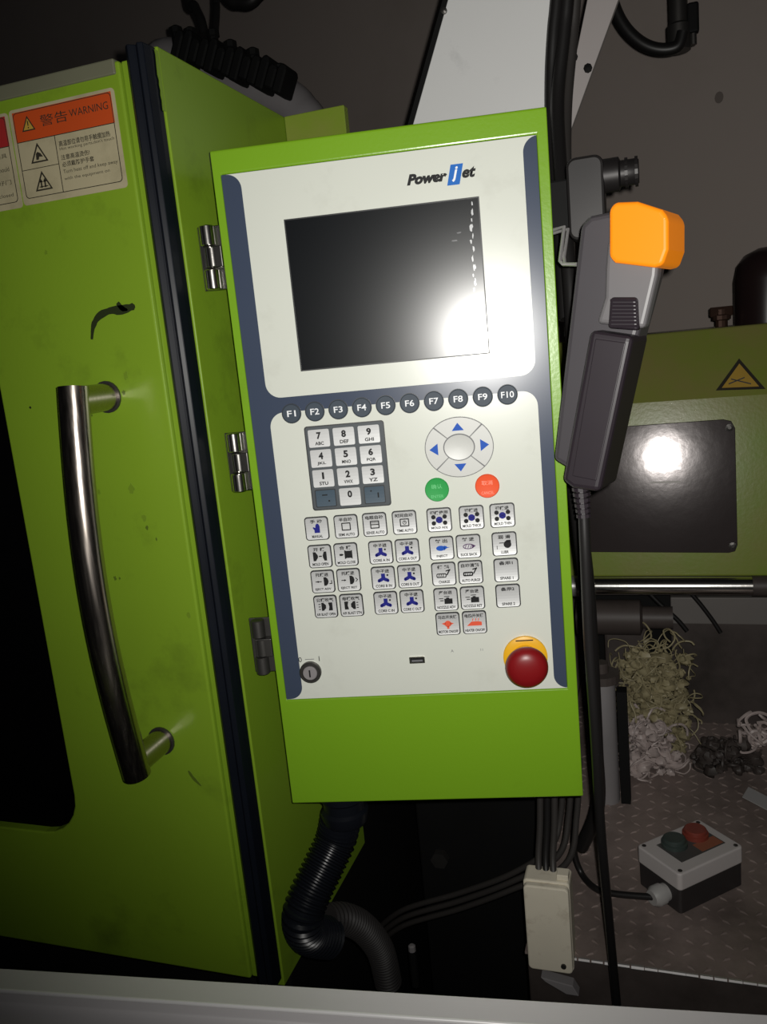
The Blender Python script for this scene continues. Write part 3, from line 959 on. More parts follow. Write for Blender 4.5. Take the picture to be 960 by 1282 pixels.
KEYS = [
    (63.4, 378, 'hand', '手 动', 'MANUAL'), (94.4, 378, 'sq', '半自动', 'SEMI AUTO'), (124.4, 378, 'sq2', '电眼自动', 'SENSE AUTO'), (155.3, 378, 'sq3', '时间自动', 'TIME AUTO'),
    (191.0, 377.8, 'dots', '调模使用', 'MOLD ADJ.'), (223.9, 377.7, 'dots', '调模进', 'MOLD THICK'), (254.9, 377.6, 'dots', '调模退', 'MOLD THIN'),
    (63.4, 407.9, 'open', '开 模', 'MOLD OPEN'), (91.1, 407.8, 'close', '合 模', 'MOLD CLOSE'), (127.8, 407.9, 'core', '中子进', 'CORE A IN'), (155.5, 407.8, 'core', '中子退', 'CORE A OUT'),
    (191.0, 407.6, 'inject', '射 出', 'INJECT'), (218.5, 407.5, 'suck', '射 退', 'SUCK BACK'), (255.0, 407.4, 'lube', '润 滑', 'LUBR'),
    (63.4, 435.4, 'ejf', '托模进', 'EJECT ADV'), (91.1, 435.4, 'ejr', '托模退', 'EJECT RET'), (127.8, 435.5, 'core', '中子进', 'CORE B IN'), (155.5, 435.4, 'core', '中子退', 'CORE B OUT'),
    (191.0, 435.1, 'charge', '储 料', 'CHARGE'), (218.5, 435.0, 'purge', '自动清料', 'AUTO PURGE'), (255.0, 434.9, None, '备用1', 'SPARE 1'),
    (63.4, 463.0, 'air1', '公模吹气', 'AIR BLAST OPEN'), (91.3, 463.0, 'air2', '母模吹气', 'AIR BLAST STN'), (127.9, 462.7, 'core', '中子进', 'CORE C IN'), (155.5, 462.5, 'core', '中子退', 'CORE C OUT'),
    (191.0, 462.5, 'nozzle', '座台进', 'NOZZLE ADV'), (218.5, 462.5, 'nozzle', '座台退', 'NOZZLE RET'), (255.0, 462.5, None, '备用2', 'SPARE 2'),
    (191.0, 489.2, 'motor', '马达开关键', 'MOTOR ON/OFF'), (218.7, 489.1, 'heater', '电热开关键', 'HEATER ON/OFF')]
for (u, v, ic, zh_, en) in KEYS:
    k_ = MB().prism(rrect(U(u - 12.6), U(u + 12.6), V(v + 12.5), V(v - 12.5), .0034), -.0004, .0009).build('membrane_key', 'key_rim', cab)
    face_rows(MB(), u, v, 11.45, 11.35, 2.6, 0.55, 1.2, 12).build('key_face', 'key_silver', k_)
    if ic:
        icon(ic, u, v, k_)
    nzh = len(zh_.replace(' ', ''))
    text_mesh('lettering', zh_, .0041, 'print_black', k_, U(u), -.0016, V(v - 7.7), min(.0198, .0046 * nzh + (.0035 if ' ' in zh_ else 0)), bold=.028)
    text_mesh('lettering', en, .0031, 'print_black', k_, U(u), -.0016, V(v + 8.2), min(.0205, .0019 * len(en)), bold=.03)

# key switch, usb port, marks
sw = MB().lathe([(.0118, .0009), (.0118, -.0035), (.0108, -.0046), (.0088, -.0046), (.0084, -.0034), (.0001, -.0034)], 30, (U(38.9), 0, V(535.5))).build('key_switch', 'dark_steel', cab, smooth=True)
MB().lathe([(.0078, 0), (.0078, -.0048), (.0070, -.0056), (.0001, -.0056)], 24, (U(38.9), 0, V(535.5))).build('lock_barrel', 'post_grey', sw, smooth=True)
MB().box(U(38.1), U(39.7), -.0060, -.0050, V(539.5), V(531.5)).build('key_slot', 'print_black', sw)
text_mesh('lettering', '0', .0056, 'print_black', fpl, U(28.6), .0006, V(521.4))
text_mesh('lettering', '1', .0056, 'print_black', fpl, U(49.6), .0006, V(521.2))
MB().box(U(34), U(44), .0004, .0008, V(521.8), V(521.2)).build('print_mark', 'print_grey', fpl)
usb = MB().ring(rrect(U(147), U(163.4), V(531.2), V(524), .0008, 3), rrect(U(148.1), U(162.3), V(530.1), V(525.1), .0005, 3), -.0012, .0008).build('usb_port', 'chrome', cab)
MB().box(U(148.1), U(162.3), .0000, .0006, V(530.1), V(525.1)).build('socket_hollow', 'print_black', usb)
MB().box(U(149.4), U(161.0), -.0006, .0002, V(529.4), V(527.6)).build('socket_tongue', 'print_grey', usb)
text_mesh('lettering', 'A', .0030, 'print_grey', fpl, U(193.0), .0006, V(519.7))
text_mesh('lettering', 'I I', .0026, 'print_grey', fpl, U(223.9), .0006, V(519.9))

# emergency stop
eu, ev = 268.5, 529.7
es = MB().lathe([(.0228, .0009), (.0228, -.0022), (.0216, -.0030), (.0140, -.0030), (.0130, -.0060), (.0115, -.0062), (.0115, -.0200)], 40, (U(eu), 0, V(ev))).build('emergency_stop', 'estop_yellow', cab, smooth=True)
MB().lathe([(.0110, -.0190), (.0150, -.0210), (.0200, -.0240), (.0214, -.0275), (.0212, -.0310), (.0196, -.0345), (.0165, -.0372), (.0110, -.0392), (.0040, -.0400), (.0001, -.0401)], 44, (U(eu), 0, V(ev))).build('mushroom_head', 'estop_red', es, smooth=True)
MB().box(U(eu - 9), U(eu + 9), -.0032, -.0029, V(ev - 18.2), V(ev - 19.4)).build('print_mark', 'print_black', es)

# hinges on the left side
for (v, m_) in ((97.3, 'chrome'), (303.2, 'chrome'), (506.4, 'dark_steel')):
    hg = MB()
    hg.box(U(-26), U(-1), .0115, .0145, V(v + 31), V(v - 31))
    hin = hg.build('hinge', m_, cab, .0006)
    for q in (-1, 0, 1):
        MB().lathe([(.0066, -.0096), (.0074, -.0088), (.0074, .0088), (.0066, .0096)], 20, (U(-15 if q else -12.5), .006 if q else .0062, V(v + q * 21)), 'z').build('knuckle', m_, hin, smooth=True)
    if True:
        MB().box(U(-19), U(-1.0), .0006, .0120, V(v + 10.2), V(v - 10.2)).build('hinge_leaf', m_, hin, .0008)

# ------------------------------------------------------------------ pivot bracket behind the upper right corner of the cabinet
PV = onY(735, 238, 0.935)
pv = empty('pivot_bracket', (PV.x, PV.y, PV.z - .03))
tag(pv, 'dark steel pivot bracket with bolt behind upper right cabinet corner', 'bracket')
mat('bracket_dark', (0.018, 0.016, 0.016), 0.45, metal=0.3, var=0.3, var_scale=30)
MB().prism(rrect(-.020, .018, -.02, .062, .010), -.012, .02).build('bracket_block', 'bracket_dark', pv, .003)
MB().lathe([(.017, 0.0), (.017, .016), (.013, .018), (.013, .034), (.0115, .036)], 20, (.016, .006, .042), 'x').build('pivot_pin', 'bracket_dark', pv, smooth=True)
for q in (.018, .028):
    MB().lathe([(.0150, q), (.0150, q + .003)], 20, (.020, .006, .042), 'x').build('washer', 'bracket_dark', pv)
MB().box(-.16, -.016, .004, .030, -.005, .045).build('arm', 'machine_black', pv, .002)

# ------------------------------------------------------------------ white slanted support plate above the cabinet
YP = 1.12
a_, b_, c_, d_ = onY(503, 190, YP), onY(563, -20, YP), onY(699, -20, YP), onY(683, 190, YP)
st = empty('support_plate', (0, YP, 1.45))
st.location = ((a_.x + d_.x) / 2, YP, 1.50)
tag(st, 'white tapering sheet-metal support column rising behind the control cabinet', 'support column')
sl = lambda p: (p.x - st.location.x, p.z - 1.50)
dirl = (b_ - a_).normalized()
dirr = (c_ - d_).normalized()


def ext(p, d, z):
    t = (z - p.z) / d.z
    return p + d * t


q = [ext(a_, dirl, 1.50), ext(a_, dirl, 2.35), ext(d_, dirr, 2.35), ext(d_, dirr, 1.50)]
q[0].x = max(q[0].x, -0.415)
MB().prism([sl(p) for p in q], 0, 0.004).build('front_sheet', 'white_plate', st, .001)
s_ = sl(q[0]), sl(q[1])
MB().box(s_[0][0], sl(q[3])[0], 0.0045, 0.176, 0.0005, 0.03).build('base_bracket', 'machine_black', st)
MB().prism([(s_[0][0] - .008, s_[0][1]), (s_[1][0] - .008, s_[1][1]), (s_[1][0] - .0002, s_[1][1]), (s_[0][0] - .0002, s_[0][1])], .002, .06).build('edge_flange', 'machine_black', st)
MB().lathe([(.004, .001), (.004, -.003), (.001, -.004)], 10, (sl(onY(556, 14, YP))[0], 0, sl(onY(556, 14, YP))[1])).build('screw', 'dark_steel', st)
# second narrow leg right of the cables
YL = 1.30
l_ = [onY(739, -20, YL), onY(781, -20, YL), onY(706, 186, YL), onY(694, 200, YL)]
lg2 = empty('support_strut', (0, YL, 1.50))
lg2.location = (l_[3].x, YL, l_[3].z)
tag(lg2, 'narrow greyish white slanted leg right of the black cable bundle', 'support leg')
MB().prism([(p.x - lg2.location.x, p.z - lg2.location.z) for p in [ext(l_[0], (l_[0] - l_[3]).normalized(), 2.35), ext(l_[1], (l_[1] - l_[2]).normalized(), 2.35), l_[2], ext(l_[2], (l_[2] - l_[1]).normalized(), 1.502), ext(l_[3], (l_[2] - l_[1]).normalized(), 1.502), l_[3]]], 0, .012).build('leg_sheet', 'flange_white', lg2, .001)
for (px, py) in ((736, 86), (718, 72)):
    p = onY(px, py, YL)
    MB().lathe([(.006, .001), (.006, -.005), (.001, -.006)], 8, (p.x - lg2.location.x, 0, p.z - lg2.location.z)).build('bolt', 'machine_black', lg2)

# ------------------------------------------------------------------ cables
def cable(name, pts, r, m, label, cat='cable', group=None, smooth=8, seg=10):
    o_ = MB().tube(pts, r, seg, smooth).build(name, m, None, smooth=True)
    return tag(o_, label, cat, group)


def pxs(lst):
    return [onY(px, py, y) for px, py, y in lst]


cable('power_cable', pxs([(730, -330, 1.10), (712, -30, 1.10), (706, 40, 1.10), (698, 120, 1.09), (700, 190, 1.06), (708, 290, 1.00), (716, 400, .97), (722, 560, .95)]), .0085, 'cable_black', 'black cable hugging the right edge of white support column', group='cables beside the support column')
cable('power_cable', pxs([(717, -330, 1.10), (699, -30, 1.10), (693, 40, 1.10), (690, 100, 1.10), (691, 170, 1.09), (699, 280, 1.04), (708, 400, 1.00)]), .0080, 'cable_black', 'leftmost black cable passing over the white support column edge', group='cables beside the support column')
cable('power_cable', pxs([(740, -330, 1.16), (722, -30, 1.16), (716, 50, 1.16), (709, 130, 1.14), (708, 210, 1.10), (712, 300, 1.06), (714, 420, 1.02)]), .0075, 'cable_grey', 'dark grey cable nearest the narrow slanted leg', group='cables beside the support column')
cable('hanging_cable', pxs([(735, -300, 1.72), (758, -40, 1.7), (768, 5, 1.7), (782, 34, 1.7), (803, 54, 1.7), (826, 62, 1.7), (848, 58, 1.7), (855, 40, 1.7)]), .011, 'cable_black', 'thick black cable loop hanging at top right below grey wall', smooth=10)
hc = empty('pipe_fitting', onY(850, 55, 1.72))
tag(hc, 'dark vertical pipe fitting at top right holding the cable loop', 'pipe fitting')
MB().lathe([(.020, -.012), (.020, .03), (.016, .034), (.016, 1.30)], 18, (0, 0, 0), 'z').build('pipe', 'dark_steel', hc, smooth=True)
MB().box(.014, .034, -.010, .010, .012, .062).build('clamp', 'machine_black', hc, .004)
MB().lathe([(.006, 0), (.006, .02)], 10, (.024, 0, -.006), 'z').build('clamp_screw', 'dark_steel', hc)

# ------------------------------------------------------------------ hand-held pendant on a hook
ang = math.radians(15)
PX_ = Vector((math.cos(ang), -math.sin(ang), 0))
PN_ = Vector((-math.sin(ang), -math.cos(ang), 0))       # towards the viewer
P0 = onY(760, 430, 0.755)
pb_ = onY(725, 615, 0.755)


def pen(px, py, wv):
    """pixel to pendant-local (x, z) on the plane wv metres in front of the mid plane"""
    r = ray(px, py)
    t = (P0 + PN_ * wv - CAM).dot(PN_) / r.dot(PN_)
    p = CAM + r * t - pbase
    return (p.dot(PX_), p.z)


pbase = P0.copy()
pbase.z = pb_.z
pen_o = empty('hand_pendant', Matrix(((PX_.x, -PN_.x, 0, pbase.x), (PX_.y, -PN_.y, 0, pbase.y), (0, 0, 1, pbase.z), (0, 0, 0, 1))))
tag(pen_o, 'dark grey hand-held pendant with amber lamp cap hanging beside the cabinet', 'remote control')


def pprism(name, px_list, w0, w1, m, bevel, segs=3, parent=None, dx=0):
    pts = [pen(x, y, w1) for x, y in px_list]
    return MB().prism(pts, -w1, -w0).build(name, m, parent or pen_o, bevel, segs)


pprism('back_shell', [(726, 282), (738, 270), (766, 264), (826, 300), (818, 345), (798, 420), (762, 590), (748, 606), (706, 584), (692, 576)], -.030, .004, 'pendant_grey', .005)
pprism('upper_front', [(760, 300), (826, 300), (822, 345), (806, 412), (746, 405), (756, 372), (757, 336)], .000, .016, 'pendant_light', .004)
grip = pprism('grip', [(738, 413), (792, 421), (750, 617), (716, 612), (703, 602)], -.026, .024, 'pendant_dark', .005)
pprism('grip_panel', [(745, 424), (783, 429), (746, 602), (716, 596)], .024, .0256, 'pendant_dark', .0008, 2, grip)
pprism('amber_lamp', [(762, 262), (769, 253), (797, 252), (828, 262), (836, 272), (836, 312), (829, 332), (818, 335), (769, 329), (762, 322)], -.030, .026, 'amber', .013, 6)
thumb = pprism('thumb_wheel', [(763, 372), (797, 372), (799, 414), (760, 411)], .010, .020, 'pendant_dark', .003)
for k in range(8):
    yy = 376 + 4.6 * k
    a0, a1 = pen(764, yy, .021), pen(797, yy, .021)
    MB().tube([(a0[0], -.0205, a0[1]), (a1[0], -.0205, a1[1])], .0012, 6).build('rib', 'pendant_dark', thumb)
# strain relief and cord
b0 = pen(727, 612, -.002)
b1 = pen(731, 650, -.002)
sr = MB()
for k in range(8):
    t0, t1 = k / 8, (k + .62) / 8
    p_ = lambda t: (b0[0] + (b1[0] - b0[0]) * t, .002, b0[1] + .012 + (b1[1] - b0[1] - .012) * t)
    sr.tube([p_(t0), p_(t1)], .0092 - .0028 * t0, 12)
sr.tube([p_(0), p_(1.0)], .0048, 10)
sr.build('strain_relief', 'pendant_dark', pen_o)
# wire hook
hk = empty('pendant_hook', onY(700, 296, 0.835))
tag(hk, 'bent shiny wire hook between cabinet edge and hand pendant', 'hook')
w_ = [onY(692, 288, .835), onY(706, 284, .828), onY(701, 327, .812), onY(705, 331, .808), onY(722, 331, .795)]
MB().tube([p - hk.location for p in w_], .0018, 8).build('wire', 'bright_metal', hk, smooth=True)
w_ = [onY(692, 292, .842), onY(711, 287, .835), onY(706, 322, .815), onY(707, 331, .806)]
MB().tube([p - hk.location for p in w_], .0016, 8).build('wire', 'bright_metal', hk, smooth=True)

p_top = pbase + PX_ * b1[0] + PN_ * -.002 + Vector((0, 0, b1[1] + .004))
cord = MB().tube([p_top] + pxs([(733, 700, .765), (737, 800, .775), (745, 920, .79), (752, 1040, .82), (762, 1150, .86), (771, 1246, .90), (776, 1300, .92)]), .0053, 10, 8).build('cord', 'cable_black', pen_o, smooth=True)
bpy.context.view_layer.update()
cord.matrix_parent_inverse = pen_o.matrix_world.inverted()
cable('cabinet_cable', pxs([(716, 585, .95), (726, 660, .95), (735, 740, .96), (741, 840, .98), (746, 940, 1.0), (748, 1010, 1.03), (728, 1060, 1.06)]), .0095, 'cable_black', 'thick black cable behind the right edge of the control cabinet')

# ------------------------------------------------------------------ injection unit in the background
IY = 1.566
iu = empty('injection_unit', (0.5, 1.85, 0.70))
tag(iu, 'green injection unit cover with steel plate in the right background', 'machine cover')


def il(x, y, z):
    return (x - .5, y - 1.85, z - .70)


cz = onY(880, 500, 1.60).z
tz = onY(880, 412, 1.69).z
bz = onY(850, 722, IY).z
prof = [(IY, bz), (1.615, cz), (1.69, tz), (2.00, tz), (2.00, bz)]
m_ = MB()
k = len(prof)
x0_, x1_ = -0.19, 0.74
m_.add([il(x0_, y, z) for y, z in prof] + [il(x1_, y, z) for y, z in prof], [tuple(range(k)), tuple(range(2 * k - 1, k - 1, -1))] + [(i, (i + 1) % k, k + (i + 1) % k, k + i) for i in range(k)])
m_.build('cover_body', 'green_far', iu, .004, 3)
m_ = MB().box(*[v for p in zip(il(-.15, 1.74, BED_Z + .0025), il(0.70, 1.96, bz)) for v in p])
m_.build('pedestal', 'machine_black', iu)


def sx_face(px, py, lower=True, off=0.0):
    """point on the sloping lower (or upper) face of the cover"""
    y0, z0, y1, z1 = (IY, bz, 1.615, cz) if lower else (1.615, cz, 1.69, tz)
    nrm = Vector((0, -(z1 - z0), (y1 - y0))).normalized()
    r = ray(px, py)
    p = Vector((0, y0, z0)) + nrm * off
    t = (p - CAM).dot(nrm) / r.dot(nrm)
    q = CAM + r * t
    return q


def face_prism(m_, pxl, lower, w0, w1, at=None):
    bot = [Vector(il(*sx_face(x, y, lower, w0))) for x, y in pxl]
    top = [Vector(il(*sx_face(x, y, lower, w0))) for x, y in pxl]
    y0, z0, y1, z1 = (IY, bz, 1.615, cz) if lower else (1.615, cz, 1.69, tz)
    nrm = Vector((0, -(z1 - z0), (y1 - y0))).normalized()
    top = [p + nrm * (w1 - w0) for p in top]
    n_ = len(pxl)
    return m_.add(bot + top, [tuple(range(n_)), tuple(range(2 * n_ - 1, n_ - 1, -1))] + [(i, (i + 1) % n_, n_ + (i + 1) % n_, n_ + i) for i in range(n_)])


pq = [(722, 538), (905, 525), (915, 527), (920, 536), (923, 682), (920, 690), (912, 692), (740, 691), (722, 690)]
plate = face_prism(MB(), pq, True, 0, .004).build('steel_plate', 'plate_steel', iu, .0012)
for (x0, y0, x1, y1) in ((818, 577, 829, 576), (838, 576, 853, 575), (816, 588, 829, 587), (839, 587, 852, 586), (815, 604, 852, 603)):
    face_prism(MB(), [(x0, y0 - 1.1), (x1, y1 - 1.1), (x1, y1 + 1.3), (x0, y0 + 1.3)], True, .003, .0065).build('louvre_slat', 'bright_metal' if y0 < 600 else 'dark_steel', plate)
for (px, py) in ((913, 535), (917, 683)):
    p = sx_face(px, py, True, .0035)
    MB().lathe([(.007, .002), (.007, -.004), (.003, -.005)], 10, il(p.x, p.y, p.z)).build('screw', 'dark_steel', plate)
t_ = [(896, 489), (925, 449), (958, 487)]
i_ = [(903.5, 485.8), (925.4, 455.5), (950, 484)]
tri = face_prism(MB(), t_, False, 0, .001).build('warning_triangle', 'sticker_ink', iu)
face_prism(MB(), i_, False, .0008, .0018).build('triangle_fill', 'sticker_ochre', tri)
for q in ([(912, 480), (932, 472), (932, 473.4), (912, 481.6)], [(915, 474), (940, 480), (940, 481.4), (915, 475.4)]):
    face_prism(MB(), q, False, .0015, .0022).build('triangle_print', 'box_label_dark', tri)

# dark dome and fitting on top
dp = onY(953, 408, 1.86)
dm = tag(MB().lathe([(.066, 0), (.066, .085), (.060, .115), (.044, .135), (.020, .145), (.001, .146)], 28, (0, 0, 0), 'z').build('motor_cap', 'dark_brown', None, smooth=True), 'dark brown domed motor cap standing on the green injection cover', 'motor cap')
dm.location = (dp.x + .015, 1.86, tz)
fp_ = onY(903, 408, 1.84)
ft = empty('grease_fitting', (fp_.x, 1.84, tz))
tag(ft, 'small dark brass fitting on top of green injection cover', 'pipe fitting')
mat('brass_dark', (0.10, 0.055, 0.04), .4, metal=.6)
MB().lathe([(.012, 0), (.012, .012), (.018, .014), (.018, .022), (.012, .024), (.012, .034)], 12, (0, 0, 0), 'z').build('stem', 'brass_dark', ft)
MB().lathe([(.008, -.022), (.011, -.020), (.011, .020), (.008, .022)], 6, (0, 0, .030), 'x').build('nut', 'brass_dark', ft)

# chrome tie rod
r0, r1 = onY(726, 734, 1.54), onY(943, 733, 1.54)
rd = empty('guide_rod', ((r0.x + r1.x) / 2, 1.54, (r0.z + r1.z) / 2 - .02))
tag(rd, 'shiny horizontal chrome guide rod under the green injection cover', 'guide rod')
half = (r1.x - r0.x) / 2
MB().lathe([(.0150, -half), (.0165, -half + .001), (.0165, half - .001), (.0150, half)], 28, (0, 0, .02), 'x').build('rod', 'chrome', rd, smooth=True)
MB().lathe([(.0200, -half - .02), (.0200, -half + .018)], 28, (0, 0, .02), 'x').build('rod_collar', 'bright_metal', rd, smooth=True)
MB().lathe([(.0185, half - .002), (.0185, half + .40)], 24, (0, 0, .02), 'x').build('rod_sleeve', 'oily_steel', rd, smooth=True)
# slide way and hoses beneath
g0, g1 = onY(828, 748, 1.66), onY(990, 783, 1.66)
sw_ = empty('slide_way', ((g0.x + g1.x) / 2, 1.66, g1.z))
tag(sw_, 'pale grey guide way strip below the chrome rod', 'guide way')
MB().box(-.10, .40, 0, .038, 0, g0.z - g1.z).build('strip', 'pale_panel', sw_, .002)
MB().box(-.10, .40, .005, .038, -(g1.z - BED_Z), -.0005).build('web', 'oily_steel', sw_)
cable('hydraulic_hose', pxs([(812, 742, 1.63), (826, 756, 1.63), (848, 776, 1.63), (860, 790, 1.63)]), .0045, 'cable_black', 'left short black hose slanting across the grey guide way', group='hoses over the guide way')
cable('hydraulic_hose', pxs([(866, 744, 1.63), (878, 758, 1.63), (893, 778, 1.63), (902, 792, 1.63)]), .0042, 'cable_black', 'right short black hose slanting across the grey guide way', group='hoses over the guide way')

nz = onY(775, 780, 1.60)
nzo = empty('nozzle_mount', (nz.x, 1.62, BED_Z))
tag(nzo, 'dark oily nozzle mount behind the waste heap left of the guide way', 'machine part')
MB().box(-.03, .05, -.02, .06, 0, nz.z - BED_Z + .0).build('block', 'oily_steel', nzo, .006)
MB().lathe([(.035, -.06), (.035, .06), (.022, .065), (.022, .12)], 18, (-.02, -.02, nz.z - BED_Z + .012), 'x').build('barrel', 'oily_steel', nzo, smooth=True)
MB().lathe([(.012, 0), (.012, .03)], 6, (-.05, -.03, nz.z - BED_Z), 'z').build('bolt', 'dark_steel', nzo)

# grey post
gp = onZ(760, 1000, BED_Z)
pst = empty('grey_post', (gp.x, gp.y, BED_Z))
tag(pst, 'worn grey cylindrical post standing right of cabinet on the bed', 'post')
ptz = onY(758, 850, gp.y).z - BED_Z
MB().lathe([(.022, 0), (.022, ptz - .012), (.020, ptz), (.0, ptz)][:3] + [(.001, ptz)], 20, (0, 0, 0), 'z').build('cylinder', 'post_grey', pst, smooth=True)
MB().lathe([(.030, ptz - .002), (.030, ptz + .012), (.012, ptz + .013), (.012, ptz + .03)], 20, (0, 0, 0), 'z').build('cap_flange', 'oily_steel', pst)
MB().box(.024, .040, -.012, .012, 0, ptz * .92).build('side_bar', 'machine_black', pst)

# ------------------------------------------------------------------ purged plastic waste
def tangle(name, m, cx, cy, z0, sx_, sy_, hgt, strands, label, rad=(.0012, .0030), seed=1, blobs=0, shape=None):
    rnd = random.Random(seed)
    g = MB()
    for s in range(strands):
        zt_ = rnd.random() ** .9
        wsh = (1 - zt_ * .35) if shape is None else shape(zt_)
        a = rnd.uniform(0, 2 * math.pi)
        rr_ = math.sqrt(rnd.random())
        p = Vector((cx + sx_ * wsh * rr_ * math.cos(a), cy + sy_ * wsh * rr_ * math.sin(a), z0 + .008 + hgt * zt_))
        d = Vector((rnd.uniform(-1, 1), rnd.uniform(-1, 1), rnd.uniform(-.5, .5))).normalized()
        pts = [p.copy()]
        curl = Vector((rnd.uniform(-1, 1), rnd.uniform(-1, 1), rnd.uniform(-1, 1))).normalized()
        for k in range(rnd.randint(5, 9)):
            d = (d + d.cross(curl) * .75 + Vector((rnd.uniform(-.4, .4), rnd.uniform(-.4, .4), rnd.uniform(-.35, .25)))).normalized()
            p = p + d * rnd.uniform(.007, .014)
            p.x = min(max(p.x, cx - sx_ * 1.15), cx + sx_ * 1.15)
            p.z = max(p.z, z0 + .003)
            pts.append(p.copy())
        g.tube(pts, rnd.uniform(*rad), 6, 3)
    for b in range(blobs):
        zt_ = rnd.random()
        wsh = (1 - zt_ * .35) if shape is None else shape(zt_)
        a = rnd.uniform(0, 2 * math.pi)
        rr_ = math.sqrt(rnd.random()) * .85
        c = (cx + sx_ * wsh * rr_ * math.cos(a), cy + sy_ * wsh * rr_ * math.sin(a), z0 + .012 + hgt * zt_ * .92)
        r_ = rnd.uniform(.005, .015)
        prof_ = []
        vs_, fs_ = [], []
        for i in range(7):
            th = math.pi * i / 6
            for j in range(10):
                ph = 2 * math.pi * j / 10
                q_ = r_ * rnd.uniform(.70, 1.22)
                vs_.append((c[0] + q_ * math.sin(th) * math.cos(ph), c[1] + q_ * math.sin(th) * math.sin(ph), max(z0 + .001, c[2] + q_ * .75 * math.cos(th))))
        for i in range(6):
            for j in range(10):
                j2 = (j + 1) % 10
                fs_.append((i * 10 + j, i * 10 + j2, (i + 1) * 10 + j2, (i + 1) * 10 + j))
        g.add(vs_, fs_)
    o_ = g.build(name, m, None, smooth=True)
    return tag(o_, label, 'plastic waste', None, 'stuff')


w1 = onZ(822, 975, BED_Z)
tangle('plastic_lumps', 'purge_pink', w1.x - .008, w1.y + .02, BED_Z,   .058, .05, .085, 45, 'pinkish grey lumps of purged plastic lying on the bed', (.0012, .0026), 3, 110)
hz = onY(830, 815, w1.y + .085).z
tangle('plastic_strands', 'purge_yellow', w1.x + .002, w1.y + .085, BED_Z, .070, .05, hz - BED_Z, 170, 'tall heap of tangled yellowish plastic strands beside grey post', (.0008, .0018), 5, 260, shape=lambda t: .75 + .3 * math.sin(t * 2.6))
w2 = onZ(935, 985, BED_Z)
tangle('plastic_scrap', 'oily_steel', w2.x - .03, w2.y + .05, BED_Z, .07, .05, .05, 14, 'dark scrap clump at the right edge of the bed', (.0015, .003), 9, 90)
tangle('plastic_coil', 'purge_pink', w2.x + .02, w2.y + .055, BED_Z + .05, .024, .02, .035, 16, 'pale curled plastic strips on the dark scrap at right edge', (.002, .004), 11)
tb = empty('metal_tab', onZ(958, 1006, BED_Z + .012))
tag(tb, 'bright bent metal tab lying at the right edge of the bed', 'metal tab')
tb.rotation_euler = (math.radians(35), math.radians(10), math.radians(-32))
MB().box(-.035, .030, -.010, .012, .0, .003).build('tab', 'bright_metal', tb, .001)
MB().box(.0272, .030, -.010, .012, -.016, .0).build('bent_lip', 'bright_metal', tb, .001)

# ------------------------------------------------------------------ push-button box
HB = 0.062
zb_ = BED_Z + .0016
ztop = zb_ + HB
A_, B_, C_, D_ = onZ(797, 1058, ztop), onZ(850, 1096, ztop), onZ(929, 1060, ztop), onZ(876, 1024, ztop)
ctr_ = (A_ + B_ + C_ + D_) / 4
ux_ = ((C_ - B_) + (D_ - A_)).normalized()            # long side
uy_ = Vector((-ux_.y, ux_.x, 0))
lx = ((C_ - B_).length + (D_ - A_).length) / 4
ly = ((B_ - A_).length + (C_ - D_).length) / 4
bb = empty('push_button_box', Matrix(((ux_.x, uy_.x, 0, ctr_.x), (ux_.y, uy_.y, 0, ctr_.y), (0, 0, 1, zb_), (0, 0, 0, 1))))
tag(bb, 'grey push-button box with green and red buttons lying on checker plate', 'push-button box')


def zprism(pts, z0, z1):
    m = MB()
    k_ = len(pts)
    return m.add([(p[0], p[1], z0) for p in pts] + [(p[0], p[1], z1) for p in pts], [tuple(range(k_)), tuple(range(2 * k_ - 1, k_ - 1, -1))] + [(i, (i + 1) % k_, k_ + (i + 1) % k_, k_ + i) for i in range(k_)])


zprism(rrect(-lx * .98, lx * .98, -ly * .97, ly * .97, .005), 0, HB * .58).build('box_base', 'box_base', bb, .001)
zprism(rrect(-lx, lx, -ly, ly, .006), HB * .58, HB).build('lid', 'box_grey', bb, .0025, 3)
lbl = zprism([(-lx * .62, -ly * .55), (lx * .75, -ly * .55), (lx * .75, ly * .62), (-lx * .62, ly * .62)], HB, HB + .0006).build('label_plate', 'box_label_dark', bb)
zprism([(lx * .06, -ly * .50), (lx * .72, -ly * .50), (lx * .72, -ly * .05), (lx * .06, -ly * .05)], HB + .0006, HB + .0010).build('stop_label', 'box_label', lbl)
for (bx_, m2) in ((-.27, 'box_green'), (.40, 'box_red')):
    bt = MB().lathe([(.0185, HB + .0004), (.0185, HB + .006), (.0160, HB + .007), (.0158, HB + .011), (.0140, HB + .0125), (.0001, HB + .0125)], 26, (lx * bx_, ly * .30, 0), 'z').build('push_button', m2, bb, smooth=True)
for sx2 in (-1, 1):
    for sy2 in (-1, 1):
        MB().lathe([(.0032, HB - .001), (.0032, HB + .0006)], 10, (sx2 * (lx - .008), sy2 * (ly - .007), 0), 'z').build('screw', 'box_base', bb)
MB().lathe([(.0125, -lx * .97), (.0125, -lx - .006), (.0145, -lx - .006), (.0145, -lx - .018), (.0105, -lx - .024)], 16, (0, -ly * .30, HB * .30), 'x').build('cable_gland', 'gland_grey', bb, smooth=True)
gl = bb.matrix_world @ Vector((-lx - .022, -ly * .30, HB * .30))
bpy.context.view_layer.update()
gl = bb.matrix_world @ Vector((-lx - .020, -ly * .30, HB * .30))
cable('button_box_cable', [gl] + [onZ(770, 1119, BED_Z + .012), onZ(745, 1112, BED_Z + .010), onZ(727, 1092, BED_Z + .012), onY(718, 1060, 1.12), onY(722, 1010, 1.10), onY(722, 960, 1.08)], .0048, 'cable_black', 'thin black cable from push-button box gland curling across the bed')

